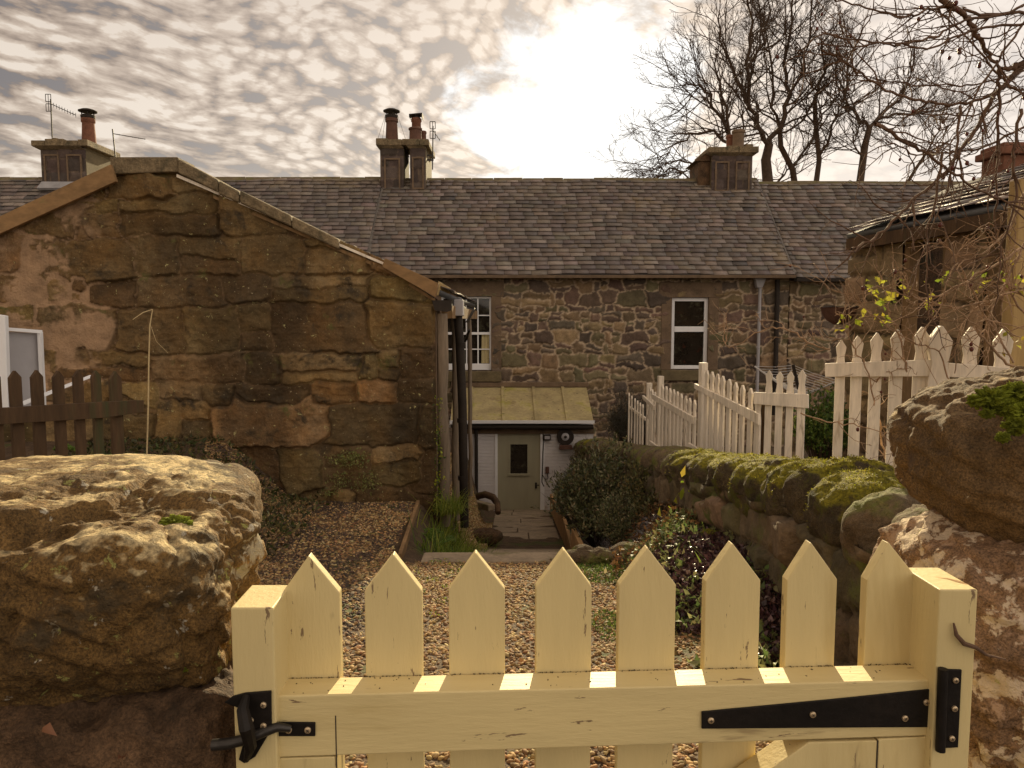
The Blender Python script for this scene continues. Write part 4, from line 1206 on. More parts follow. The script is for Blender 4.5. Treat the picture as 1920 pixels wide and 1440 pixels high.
# ============================================================ GATE
def depth_at(px, py, z):
    """distance at which the ray of a pixel reaches height z"""
    r = ray(px, py); return (z - EZ) / r.z * r.y


ZRAIL = EZ - .51
GL = P(515, 1305, depth_at(515, 1305, ZRAIL)); GR = P(1752, 1275, depth_at(1752, 1275, ZRAIL))
gu = (GR - GL); gu.z = 0; GW = gu.length; gu.normalize(); gn = Vector((-gu.y, gu.x, 0)); up = Vector((0, 0, 1))
gate = thing('garden_gate', GL.lerp(GR, .5) - Vector((0, 0, .80)), 'pale yellow wooden picket gate with eight pointed pickets', 'gate')


def gp(px, py, off):
    """point of the gate: pixel on the plane `off` metres behind the front face of the rail"""
    return onplane(px, py, GL + gn * off, gn)


apx = [578, 737, 892, 1058, 1215, 1375, 1522, 1668]; apy = [1043, 1040, 1037, 1032, 1028, 1020, 1018, 1018]
edg = [(527, 636), (683, 791), (841, 947), (1005, 1110), (1161, 1268), (1324, 1427), (1477, 1571), (1627, 1723)]
g_ = random.Random(12)
for k in range(8):
    c = gp(apx[k], apy[k], .05); l = gp(edg[k][0], apy[k] + 70, .05); r = gp(edg[k][1], apy[k] + 70, .05)
    c2 = (l + r) / 2; hw = (r - l).dot(gu) / 2
    zs = l.z * .5 + r.z * .5
    lean = g_.uniform(-.0015, .0015)
    b0 = Vector((c2.x, c2.y, GL.z - .72))
    poly = [b0 - gu * hw, b0 + gu * hw, Vector((c2.x, c2.y, zs)) + gu * hw, Vector((c2.x, c2.y, c.z)) + gu * ((c - c2).dot(gu)), Vector((c2.x, c2.y, zs)) - gu * hw]
    poly = [p + gn * .0015 for p in poly]
    m = MB(); m.prism(poly, gn * .019); m.build('picket', MT['cream'], gate, bevel=.0015)
rl = MB(); A = GL + gn * 0; hL, hR = .088, .083
rl.prism([A, A + gu * GW, A + gu * GW - up * hR, A - up * hL], gn * .05)
rl.build('top_rail', MT['cream_h'], gate, bevel=.002)
# stiles, lower rail and brace share the rail's plane, butted with a thin joint
m = MB(); j0 = (gp(628, 1400, 0) - GL).dot(gu); m.prism([A - up * (hL + .0015) , A + gu * j0 - up * (hL + .0015), A + gu * j0 - up * .70, A - up * .70], gn * .048); m.build('stile', MT['cream'], gate, bevel=.0015)
j1 = (gp(1647, 1400, 0) - GL).dot(gu); m = MB(); m.prism([A + gu * j1 - up * (hR + .003), A + gu * GW - up * (hR + .0015), A + gu * GW - up * .70, A + gu * j1 - up * .70], gn * .048); m.build('stile', MT['cream'], gate, bevel=.0015)
m = MB(); m.prism([A + gu * (j0 + .002) - up * .62, A + gu * (j1 - .002) - up * .62, A + gu * (j1 - .002) - up * .70, A + gu * (j0 + .002) - up * .70], gn * .046); m.build('bottom_rail', MT['cream'], gate, bevel=.0015)
b1 = gp(1640, 1387, .002); b2 = gp(1462, 1440, .002); dv = (b2 - b1)
q1 = A + gu * (j1 - .002) - up * (hR + .004); ang = math.atan2(.55, (j1 - j0)); dd = Vector(gu * -1 * math.cos(.62) - up * math.sin(.62))
m = MB(); L_ = (.62 - hR - .008) / math.sin(.62); w_ = .085
q2 = q1 - up * .001
m.prism([q2 - gu * .10, q2, q2 - up * .065, q2 - up * .065 + dd * (L_ * .86), q2 - gu * .10 + dd * (L_ * .98)], gn * .045); m.build('diagonal_brace', MT['cream'], gate, bevel=.0015)
# cracks at the joints: thin dark lines in the paint
m = MB(); c = gp(628, 1342, -.0004); m.obox(c, gu * .0016, gn * .002, -up * .078); c = gp(1646, 1388, -.0004)
m.build('joint_crack', MT['screw_slot'], gate)
m = MB(); c = gp(1645, 1389, -.0004); m.obox(c, gu * .0016, gn * .002, -up * .09); m.build('joint_crack', MT['screw_slot'], gate)


def screw(c, n, r, parent, a=.4):
    c = Vector(c); m = MB(); m.lathe(c, [(r, -.001), (r * .97, .0012), (r * .6, .0022)], 16, axis=n)
    o = m.build('screw', MT['screw'], parent, smooth=True)
    n = Vector(n).normalized(); e = n.cross(up).normalized(); f = n.cross(e); ca, sa = math.cos(a), math.sin(a)
    m = MB()
    for (cc, ss) in ((ca, sa), (-sa, ca)):
        d = e * cc + f * ss; t = n.cross(d)
        m.obox(c + n * .0015 - d * r * .55 - t * r * .10, d * r * 1.1, t * r * .2, n * .0011)
    m.build('screw_slot', MT['screw_slot'], parent)


m = MB(); st = [gp(1316, 1335, -.0035), gp(1560, 1312, -.0035), gp(1752, 1292, -.0035), gp(1757, 1364, -.0035), gp(1560, 1365, -.0035), gp(1316, 1367, -.0035)]
m.prism(st, gn * .0032); strap = m.build('hinge_strap', MT['black_iron'], gate, bevel=.001)
for (a, b, an) in ((1333, 1351, .1), (1524, 1340, .5), (1697, 1347, .9), (1737, 1317, .2)): screw(gp(a, b, -.0042), -gn, .0045, strap, an)
# latch arm
m = MB(); m.prism([gp(500, 1354, -.003), gp(591, 1355, -.003), gp(591, 1381, -.003), gp(500, 1381, -.003)], gn * .0028)
la = m.build('latch_plate', MT['black_iron'], gate, bevel=.001)
m = MB(); m.tube([gp(545, 1366, -.008), gp(520, 1363, -.012), gp(495, 1372, -.016), gp(465, 1385, -.020), gp(430, 1394, -.022), gp(398, 1397, -.022)], [.0045, .0065, .007, .0072, .0075, .0075], 12)
m.build('latch_bar', MT['iron'], gate, smooth=True)
for (a, an) in ((541, .3), (577, .8)): screw(gp(a, 1369, -.0036), -gn, .0046, la, an)

# posts
YL = .965
pl = thing('gate_post', P(472, 1140, YL) - Vector((0, 0, .95)), 'left square pale yellow gate post holding the black latch catch', 'post', 'gate posts')
a = P(432, 1140, YL); b = P(512, 1140, YL)
m = MB(); m.prism([a, b, b - up * .98, a - up * .98], Vector((-.002, .088, 0))); m.build('post', MT['cream'], pl, bevel=.002)
m = MB(); q = P(432, 1292, YL - .002)
pts = [P(508, 1296, YL - .004), P(509, 1368, YL - .004), P(478, 1420, YL - .004), P(458, 1432, YL - .004), P(447, 1425, YL - .004), P(462, 1372, YL - .004), P(452, 1330, YL - .004), P(436, 1324, YL - .004), P(420, 1318, YL - .004), P(436, 1306, YL - .004), P(458, 1300, YL - .004)]
m.prism(pts, (0, .0035, 0)); lk = m.build('latch_catch', MT['black_iron'], pl, bevel=.001)
m = MB(); pts = [P(462, 1305, YL - .005), P(455, 1330, YL - .02), P(462, 1365, YL - .03), P(470, 1400, YL - .02), P(462, 1425, YL - .005)]; m.tube(pts, [.005, .008, .010, .008, .004], 8); m.build('catch_hook', MT['black_iron'], lk, smooth=True)
for (x, y, an) in ((494, 1322, .3), (494, 1361, .7), (470, 1351, .4)): screw(P(x, y, YL - .0048), (0, -1, 0), .0042, lk, an)
YR_ = 1.005
pr = thing('gate_post', P(1797, 1105, YR_) - Vector((0, 0, .95)), 'right square pale yellow gate post carrying the black hinge plate', 'post', 'gate posts')
a = P(1762, 1106, YR_); b = P(1834, 1106, YR_)
m = MB(); m.prism([a, b, b - up * .98, a - up * .98], Vector((-.0005, .095, 0))); m.build('post', MT['cream'], pr, bevel=.002)
m = MB(); m.prism([P(1766, 1255, YR_ - .0035), P(1804, 1256, YR_ - .0035), P(1797, 1402, YR_ - .0035), P(1760, 1404, YR_ - .0035)], (0, .003, 0)); hp_ = m.build('hinge_plate', MT['black_iron'], pr, bevel=.001)
m = MB(); m.tube([P(1768, 1254, YR_ - .008), P(1763, 1408, YR_ - .008)], .0065, 12); m.build('hinge_knuckle', MT['black_iron'], hp_, smooth=True)
for (x, y, an) in ((1792, 1276, .2), (1790, 1329, .9), (1785, 1385, .5)): screw(P(x, y, YR_ - .0045), (0, -1, 0), .0042, hp_, an)
# twig and chip on the right post
m = MB(); m.tube([P(1788, 1168, YR_ - .003), P(1793, 1190, YR_ - .006), P(1808, 1207, YR_ - .006), P(1830, 1214, YR_ - .008), P(1850, 1228, YR_ - .004), P(1885, 1236, YR_ + .03)], [.0012, .003, .0035, .003, .002, .001], 7); o = m.build('dead_twig', MT['bark_warm'], None, smooth=True); tag(o, 'bent brown twig stuck to the face of the right gate post', 'twig')
m = MB(); m.tube([P(1752, 1084, YR_ + .05), P(1775, 1088, YR_ + .045), P(1800, 1096, YR_ + .03), P(1816, 1100, YR_ + .02)], [.001, .0035, .005, .003], 7); o = m.build('wood_sliver', MT['new_board'], None, smooth=True); tag(o, 'loose orange wood sliver lying on top of the right gate post', 'wood')

# ============================================================ STONE PIERS BY THE GATE
def moss(parent, pts, seed):
    for i, (c, r) in enumerate(pts):
        V, Fc = ico(5); rr = np.array(r)
        g = np.random.default_rng(seed + i)
        ln = fbm(V * 3 + seed + i, 3)
        Vv = V * (1 + .9 * ln[:, None] + .28 * vnoise(V * 9 + seed)[:, None] + .22 * vnoise(V * 26 + seed)[:, None]) * rr + np.array(c)
        mesh_from('moss', Vv, None, MT['moss'], parent, True, tris=Fc)


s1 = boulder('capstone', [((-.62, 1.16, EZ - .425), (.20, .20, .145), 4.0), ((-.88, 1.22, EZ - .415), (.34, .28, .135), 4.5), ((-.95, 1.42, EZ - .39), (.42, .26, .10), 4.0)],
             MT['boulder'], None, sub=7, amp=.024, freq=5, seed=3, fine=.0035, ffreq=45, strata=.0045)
tag(s1, 'huge rough weathered sandstone block capping the pier left of the gate', 'boulder')
mo = base_of(s1)
moss(s1, [(P(330, 980, 1.09), (.019, .014, .007)), (P(318, 990, 1.08), (.012, .012, .005)), (P(116, 945, 1.20), (.020, .014, .005)), (P(186, 911, 1.28), (.012, .012, .005)), (P(125, 938, 1.22), (.010, .010, .005))], 40)
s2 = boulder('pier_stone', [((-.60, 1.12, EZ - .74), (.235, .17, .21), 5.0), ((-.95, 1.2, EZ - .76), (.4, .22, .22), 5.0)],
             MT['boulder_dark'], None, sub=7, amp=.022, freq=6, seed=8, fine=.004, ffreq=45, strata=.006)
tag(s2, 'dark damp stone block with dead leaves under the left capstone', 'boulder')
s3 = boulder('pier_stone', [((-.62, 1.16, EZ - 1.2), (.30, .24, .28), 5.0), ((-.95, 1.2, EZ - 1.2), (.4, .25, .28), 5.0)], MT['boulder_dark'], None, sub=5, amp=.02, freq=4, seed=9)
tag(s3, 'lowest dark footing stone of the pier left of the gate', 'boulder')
moss(s2, [(P(386, 1195, 1.06), (.010, .014, .009)), (P(352, 1245, 1.02), (.008, .012, .005))], 60)
for (x_, y_, Y_, lab, sc_, an_) in ((80, 1364, .95, 'curled orange brown dead leaf on the dark stone at the lower left', .019, .2), (222, 1414, .94, 'small dead leaf low on the dark stone near the gate latch', .013, .9)):
    c = P(x_, y_, Y_); o = leaves('dead_leaf', [tuple(c)], [(math.cos(an_), -.25, -.2)], sc_, .7, [(.22, .10, .05)], MT['leaf'], seed=int(x_), jit=.05, fold=.5, curl=.5); tag(o, lab, 'leaf')
# right pier
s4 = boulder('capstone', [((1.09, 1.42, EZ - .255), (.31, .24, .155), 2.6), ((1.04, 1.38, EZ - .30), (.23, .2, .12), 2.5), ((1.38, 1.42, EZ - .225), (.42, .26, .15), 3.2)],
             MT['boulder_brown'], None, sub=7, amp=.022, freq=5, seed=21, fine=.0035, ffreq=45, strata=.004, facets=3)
tag(s4, 'huge brown rounded sandstone block with moss tufts capping the right pier', 'boulder')
moss(s4, [(P(1862, 745, 1.20), (.022, .016, .012)), (P(1893, 763, 1.19), (.018, .014, .011)), (P(1910, 795, 1.17), (.016, .012, .012)), (P(1830, 752, 1.22), (.010, .01, .008)), (P(1905, 735, 1.20), (.02, .02, .012)), (P(1852, 775, 1.19), (.008, .008, .006)), (P(1880, 820, 1.165), (.008, .008, .006)), (P(1915, 770, 1.18), (.018, .014, .012))], 80)
s5 = boulder('pier_stone', [((1.06, 1.38, EZ - .60), (.30, .20, .23), 3.6), ((1.28, 1.38, EZ - .72), (.42, .26, .26), 4.5), ((.90, 1.46, EZ - .60), (.14, .14, .20), 3)],
             MT['boulder_pale'], None, sub=7, amp=.024, freq=6, seed=31, fine=.004, ffreq=45, strata=.006)
tag(s5, 'pinkish stone with white lichen patches under the right capstone', 'boulder')
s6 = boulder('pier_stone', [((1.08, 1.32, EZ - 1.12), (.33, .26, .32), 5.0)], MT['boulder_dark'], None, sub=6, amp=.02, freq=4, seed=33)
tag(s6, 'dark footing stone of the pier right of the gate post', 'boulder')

# ============================================================ DRY STONE WALL
WYS = np.array([2.2, 3.0, 3.6, 4.5, 6, 8, 11, 14, 16.3]); WXS = np.array([1.58, 1.60, 1.62, 1.66, 1.69, 1.69, 1.68, 1.66, 1.64])


def wx(y): return np.interp(y, WYS, WXS)


dw = thing('dry_stone_wall', (1.65, 8, EZ - 2.2), 'mossy dry stone wall with rounded coping running down to the porch', 'wall')
Lw = 16.2 - 2.2; Hw = 1.05
U, V, hgt, C, mort = rubble_field(Lw, Hw, .022, (.12, .24), (.18, .45), 61, joint=.012, rnd=.03, bulge=.045, warp=.04, pal=[(.17, .12, .07), (.13, .10, .06), (.20, .14, .08), (.11, .09, .05)], p=4)
yy = U + 2.2
hgt = np.where(mort.reshape(U.shape) > .5, hgt - .05, hgt)
MT['dry_wall'] = mat('dry_wall', attr=True, var=.4, scale=6, bump=.9, bscale=40, bdist=.015, mortar=(.03, .022, .014), spots=[((.10, .11, .03), 3, .52, .66), ((.05, .04, .025), 5, .6, .72)])
grid_mesh('wall_face', np.stack([wx(yy) - .21 - hgt, yy, EZ - crest(yy) - .20 - Hw + V], -1), np.ones(U.shape, bool), MT['dry_wall'], dw, {'Col': C, 'Mort': mort})
m = MB()
for k in range(28):
    y0, y1 = 2.2 + k * .5, 2.2 + (k + 1) * .5; c0, c1 = EZ - crest(y0), EZ - crest(y1)
    m.add([(wx(y0) - .19, y0, c0 - 1.4), (wx(y0) + .21, y0, c0 - 1.4), (wx(y0) + .21, y0, c0 - .15), (wx(y0) - .19, y0, c0 - .15),
           (wx(y1) - .19, y1, c1 - 1.4), (wx(y1) + .21, y1, c1 - 1.4), (wx(y1) + .21, y1, c1 - .15), (wx(y1) - .19, y1, c1 - .15)],
          [(0, 1, 2, 3), (7, 6, 5, 4), (3, 2, 6, 7), (1, 5, 6, 2), (0, 3, 7, 4), (0, 4, 5, 1)])
m.build('wall_body', MT['boulder_dark'], dw)
y = 2.35; k = 0; g_ = random.Random(77)
while y < 16.1:
    th = g_.uniform(.24, .42) * (1.0 if y < 9 else 1.15); ht = g_.uniform(.24, .30); w_ = g_.uniform(.25, .29)
    c = (float(wx(y + th / 2)) + g_.uniform(-.015, .015), y + th / 2, EZ - float(crest(y + th / 2)) - ht * .55 + g_.uniform(-.01, .015))
    mossy = (2.5 < y < 6.6 and g_.random() < .85) or g_.random() < .12
    cs_ = boulder('coping_stone', [(c, (w_ * g_.uniform(.94, 1.08), th * .50, ht * g_.uniform(.52, .66)), 2.5), ((c[0], c[1], c[2] - .06), (w_ * .96, th * .52, ht * .42), 4)], MT['coping_moss'] if mossy else MT['coping'], dw, sub=5 if y < 7 else 4, amp=.022, freq=6, seed=100 + k, fine=.005, ffreq=30)
    if mossy and y < 7:
        oo = cs_; n_ = len(oo.data.vertices); co = np.empty(n_ * 3, np.float32); oo.data.vertices.foreach_get('co', co); co = co.reshape(-1, 3) + np.array(base_of(dw))
        no = np.empty(n_ * 3, np.float32); oo.data.vertices.foreach_get('normal', no); no = no.reshape(-1, 3)
        mk = (no[:, 2] + fbm(co * 9, 3) * 2.0 > .72); gg = np.random.default_rng(k); ii = np.nonzero(mk)[0]
        if len(ii) > 30:
            ii = gg.choice(ii, 1500); pp = co[ii] + gg.normal(0, .004, (1500, 3))
            mo_ = leaves('moss_fuzz', pp, no[ii] * .9 + np.array([0, 0, .3]), .009, .6, [(.30, .28, .03), (.22, .22, .025), (.38, .34, .04), (.16, .13, .03)], MT['leaf'], dw, seed=k, jit=.5)
    y += th * 1.04; k += 1
for (px_, py_, Y_, r_) in ((1530, 968, 4.15, (.16, .16, .05)), (1620, 1010, 3.9, (.2, .18, .09)), (1500, 1010, 4.35, (.12, .14, .06)), (1430, 960, 5.2, (.10, .16, .06))):
    boulder('ledge_stone', [(tuple(P(px_, py_, Y_)), r_, 3)], MT['coping_moss'] if py_ < 1000 else MT['coping'], dw, sub=5, amp=.015, freq=8, seed=int(px_))

# loose rocks and the log
for (px_, py_, Y_, r_, lab, nm, mt_) in ((1338, 1018, 5.1, (.13, .12, .09), 'mossy rounded rock at the top of the flower bed below the wall', 'rock', 'coping_moss'),
                                   (1405, 1012, 5.2, (.10, .10, .05), 'small flat brown stone right of the mossy rounded rock', 'rock', 'coping'),
                                   (1385, 1003, 5.4, (.07, .07, .04), 'smallest stone between the two bed rocks', 'rock', 'coping')):
    o = boulder(nm, [(tuple(P(px_, py_, Y_)), r_, 2.4)], MT[mt_], None, sub=5, amp=.012, freq=9, seed=int(px_)); tag(o, lab, 'rock')
o = boulder('fallen_log', [(tuple(P(1120, 1044, 5.85)), (.36, .07, .055), 2.6), (tuple(P(1175, 1034, 5.9)), (.13, .08, .07), 2.3), (tuple(P(1095, 1040, 5.9)), (.10, .07, .07), 2.3)], MT['coping'], None, sub=6, amp=.02, freq=8, seed=5, fine=.004); tag(o, 'long low mossy log lying across the end of the gravel', 'log')

# timber edgings
o = MB(); a = P(781, 942, 7.9); b = P(746, 1052, 6.05); a.z = EZ - 1.93; b.z = EZ - 1.93; o.obox(b, (a - b), Vector((.035, 0, 0)), Vector((0, 0, -.22))); o = o.build('edging_board', MT['old_wood'], bevel=.004); tag(o, 'weathered timber board edging the gravel beside the barn corner', 'board')
o = MB(); a = P(1031, 926, 15.3); c = P(1057, 976, 11.2); b = P(1073, 1038, 8.95)
o.prism([a, c, c - up * .35, a - up * .35], Vector((.05, .01, 0))); c2 = c + Vector((-.005, -.02, .01)); o.prism([c2, b, b - up * .35, c2 - up * .35], Vector((.05, .01, 0))); o = o.build('edging_board', MT['new_board'], bevel=.004); tag(o, 'long new pine boards retaining the bank right of the path', 'board')
o = MB(); a = P(1071, 990, 8.9); b = P(1097, 1042, 7.2); o.prism([a, b, b - up * .12, a - up * .55], Vector((.05, .01, 0))); o = o.build('edging_board', MT['new_board'], bevel=.004); tag(o, 'short pointed pine board nearest the log beside the path', 'board')

# stone trough / half round edging by the door
tr = thing('round_edging', P(905, 985, 13.6), 'dark half round stone arch beside the path left of the green door', 'edging')
pts = [P(884, 953, 13.8), P(886, 940, 13.7), P(896, 930, 13.6), P(910, 927, 13.5), P(924, 932, 13.3), P(932, 943, 13.1), P(934, 962, 12.9)]
m = MB(); m.tube(pts, [.05, .06, .065, .065, .065, .06, .05], 10); m.build('arch', MT['boulder_dark'], tr, smooth=True)
m = MB(); a = P(885, 942, 13.6); b = P(922, 952, 12.9); m.bar(a, b, .14, .12); m.build('slab', MT['concrete'], tr, bevel=.02)
o = boulder('rock', [(tuple(P(905, 1008, 10.9)), (.30, .16, .12), 3)], MT['boulder_dark'], None, sub=5, amp=.02, freq=5, seed=55); tag(o, 'dark wet rock at the left edge of the lower path', 'rock')

# ============================================================ WHITE PICKET FENCE
FGRP = 'panels of the white picket fence'


def picket_poly(c, u, w, zt, zb, w_top=1.0, gothic=True):
    hw = w / 2; H = w * 1.5
    if gothic:
        pr = [(hw, zb), (hw, zt - H * 1.9), (hw * .80, zt - H * 1.5), (hw * .72, zt - H * 1.25), (hw * .98, zt - H * .72), (hw * 1.05, zt - H * .50), (hw * .12, zt)]
    else:
        pr = [(hw, zb), (hw, zt - w * .55), (0.002, zt)]
    L_ = [Vector((c.x, c.y, z)) + u * x for x, z in pr]
    R_ = [Vector((c.x, c.y, z)) - u * x for x, z in pr[::-1]]
    return L_ + R_


def fence_panel(label, ends, pickets, rail, posts=(), th=.022, name='picket_fence', matn='white_paint', group=FGRP, gothic=True, cat='fence', zb=None, rail2=None, railth=.03, wpick=None):
    """ends ((pxL, YL), (pxR, YR)); pickets [(px, pytop, width m)]; rail [(px, py)*4] polygon"""
    (pa, Ya), (pb, Yb) = ends
    A_ = P(pa, 700, Ya); B_ = P(pb, 700, Yb); u = (B_ - A_); u.z = 0; u.normalize(); n = Vector((-u.y, u.x, 0))
    if n.y < 0: n = -n
    zb_ = zb if zb is not None else None
    mid = (A_ + B_) / 2
    t = thing(name, (mid.x, mid.y, float(gz(mid.x, mid.y))), label, cat, group)
    g = random.Random(int(pa))
    for (px_, pyt, w) in pickets:
        c = onplane(px_, pyt, A_ + n * .002, n); zt = c.z; zbb = float(gz(c.x, c.y)) - .05 if zb is None else zb
        poly = picket_poly(c, u, w, zt, zbb, gothic=gothic)
        m = MB(); m.prism(poly, n * th); m.build('picket', MT[matn], t, bevel=.002 if Ya < 6 else 0)
    for rr in (rail, rail2):
        if rr is None: continue
        pl_ = [onplane(x, y, A_ - n * 0, n) for x, y in rr]
        m = MB(); m.prism(pl_, -n * railth); m.build('rail', MT[matn], t, bevel=.003)
    for (px_, pyt, w, dd, mn) in posts:
        c = onplane(px_, pyt, A_ + n * dd, n); zbb = float(gz(c.x, c.y)) - .1 if zb is None else zb
        m = MB(); q = Vector((c.x, c.y, zbb)); h_ = c.z - zbb
        if gothic and w > .08:
            m.prism(picket_poly(c, u, w, c.z, zbb), n * w * .9)
        else:
            m.obox(q - u * w / 2, u * w, n * w, Vector((0, 0, h_)))
        m.build('post', MT[mn], t, bevel=.004)
    return t


fence_panel('nearest white picket fence panel, entwined with rose stems, behind the right boulder', ((1548, 3.85), (1930, 3.55)),
            [(1578, 638, .046), (1609, 630, .052), (1645, 624, .056), (1684, 618, .060), (1730, 613, .066), (1822, 613, .074), (1883, 617, .080)],
            [(1547, 681), (1750, 674), (1750, 705), (1547, 706)], posts=[(1766, 611, .098, -.05, 'white_paint')], rail2=[(1776, 680), (1925, 692), (1925, 716), (1776, 706)])
fence_panel('short white picket panel with four pickets in front of the rotary clothes line', ((1415, 7.0), (1520, 6.7)),
            [(1442, 695, .058), (1462, 697, .060), (1482, 697, .060), (1504, 694, .066)],
            [(1415, 735), (1517, 739), (1517, 765), (1415, 757)], posts=[(1431, 757, .06, .03, 'brown_fence')])
p3 = [(1324, 694), (1334, 697), (1344, 701), (1354, 705), (1366, 711), (1378, 717), (1391, 722), (1406, 728)]
fence_panel('tallest sloping white picket panel left of the short four picket panel', ((1308, 8.2), (1426, 6.95)), [(a, b, .07) for a, b in p3] + [(1420, 736, .09)],
            [(1306, 719), (1427, 776), (1427, 797), (1306, 728)], posts=[(1313, 680, .075, 0, 'white_paint')], rail2=[(1294, 830), (1320, 845), (1320, 853), (1294, 838)])
p4 = [(1241, 721), (1248, 724), (1255, 728), (1262, 730), (1269, 734), (1276, 738), (1284.5, 742), (1292, 746), (1301, 750)]
fence_panel('sloping white picket panel with nine pickets, second from the bush at the house', ((1228, 9.8), (1306, 8.3)), [(a, b, .065) for a, b in p4],
            [(1225, 738), (1304, 782), (1304, 796), (1225, 747)], posts=[(1234, 705, .07, 0, 'white_paint')], rail2=[(1221, 826), (1240, 840), (1240, 846), (1221, 832)])
fence_panel('narrow steep white picket panel between two taller posts', ((1208, 10.6), (1229, 9.85)), [(1218, 726, .06), (1222, 730, .06), (1227, 735, .06)],
            [(1208, 741), (1229, 760), (1229, 769), (1208, 747)], posts=[(1213, 718, .07, 0, 'white_paint')])
fence_panel('farthest small white picket panel beside the dark bush at the house', ((1178, 12.6), (1209, 10.8)), [(1181, 737, .06), (1186, 742, .06), (1192, 747, .06), (1197, 751, .06), (1202, 755, .06), (1207, 758, .06)],
            [(1178, 761), (1209, 783), (1209, 789), (1178, 765)])

# brown fence on the left
pk = [(-50, 692, .085), (-12, 693, .085), (29, 695, .078), (70, 694, .080), (110, 695, .078), (147, 695, .074), (181, 695, .072), (217, 696, .100)]
fence_panel('dark brown low picket fence in front of the stone barn', ((-80, 4.3), (268, 5.6)), [(a, b, w * 1.0) for a, b, w in pk],
            [(-80, 769), (190, 753), (262, 750), (262, 772), (190, 783), (-80, 800)], name='brown_picket_fence', matn='brown_fence', group=None, gothic=False, railth=.04)

# pale panel, strip and board behind the brown fence
t = thing('window_leaf', P(40, 760, 6.6), 'open pale framed panel standing behind the brown fence at the left edge', 'panel')
m = MB(); m.prism([P(-14, 588, 6.5), P(9, 592, 6.5), P(15, 765, 6.5), P(-14, 765, 6.5)], (0, .05, 0)); m.build('frame', MT['upvc'], t, bevel=.006)
m = MB(); m.prism([P(13, 622, 6.7), P(73, 625, 6.95), P(80, 765, 6.95), P(16, 765, 6.7)], (0, .012, 0)); m.build('panel', MT['plastic_grey'], t)
m = MB(); m.bar(P(12, 617, 6.66), P(77, 622, 6.93), .04, .03); m.bar(P(75, 622, 6.92), P(82, 765, 6.92), .04, .03, up=(1, 0, 0)); m.build('edge_frame', MT['upvc'], t)
m = MB(); m.prism([P(42, 752, 5.9), P(168, 703, 6.6), P(171, 708, 6.6), P(44, 760, 5.9)], (0, .02, 0)); o = m.build('white_board', MT['upvc'], None, bevel=.003); tag(o, 'narrow bright white strip lying aslant behind the brown fence', 'strip')

# ============================================================ ROTARY CLOTHES LINE, POT, URN, PLANTER
rd = thing('rotary_clothes_line', P(1494, 850, 9.0), 'rotary clothes line with white cords behind the short picket panel', 'clothes line')
hub = P(1497, 746, 8.9); cor = [P(1415, 687, 9.4), P(1505, 736, 7.8), P(1572, 714, 8.4), P(1488, 685, 10.4)]
m = MB()
for c in cor: m.tube([hub, c], .010, 6)
m.build('arm', MT['wire'], rd)
m = MB()
for k in range(9):
    f = .30 + .70 * k / 8; q = [hub.lerp(c, f) for c in cor]
    for i in range(4):
        a, b = q[i], q[(i + 1) % 4]; mid = (a + b) / 2 - Vector((0, 0, .015)); m.tube([a, mid, b], .0035, 4, cap=False)
m.build('cord', MT['wire'], rd)
m = MB(); m.tube([P(1487, 684, 8.9), P(1499, 738, 8.9), Vector((hub.x + .05, hub.y, float(gz(hub.x, hub.y))))], .02, 8); m.build('pole', MT['plastic_black'], rd, smooth=True)
ur = thing('garden_urn', P(1492, 850, 8.2), 'pale round garden ornament standing behind the short picket panel', 'ornament')
c = P(1492, 822, 8.2); m = MB(); m.lathe((c.x, c.y, c.z - .22), [(.07, 0), (.10, .03), (.06, .08), (.12, .18), (.14, .28), (.10, .36), (.05, .40), (.06, .44)], 18); m.build('urn', MT['concrete'], ur, smooth=True)
pb = thing('wall_planter', P(1572, 580, 8.7), 'dark half round hanging planter on an iron bracket left of the outhouse', 'planter')
c = P(1573, 578, 8.7); m = MB(); r_ = .20
m.lathe((c.x, c.y, c.z - .19), [(.05, 0), (.13, .05), (.18, .12), (.20, .19), (.21, .20)], 20); m.build('bowl', MT['pot_dark'], pb, smooth=True)
m = MB(); m.tube([(c.x - .2, c.y, c.z + .01), (c.x, c.y + .2, c.z + .02), (c.x + .2, c.y, c.z + .01)], .008, 5); m.tube([(c.x + .2, c.y, c.z + .02), (c.x + .55, c.y + .5, c.z + .02)], .010, 5); m.build('bracket', MT['iron'], pb)

# ============================================================ OUTHOUSE ON THE RIGHT
oh = thing('stone_outhouse', (4.8, 7.5, EZ - 2.2), 'small stone outhouse with a dark doorway and low slate roof at right', 'outhouse')
A0 = P(1597, 470, 9.0); B0 = P(1960, 470, 6.3); ou = (B0 - A0); ou.z = 0; OW = ou.length; ou.normalize(); on = Vector((ou.y, -ou.x, 0))
if on.x > 0: on = -on
zt0 = P(1597, 455, 9.0).z; zt1 = onplane(1915, 400, A0, on).z; zbo = EZ - 2.6


def os_(px_, py_): q = onplane(px_, py_, A0, on); return (q - A0).dot(ou), q.z


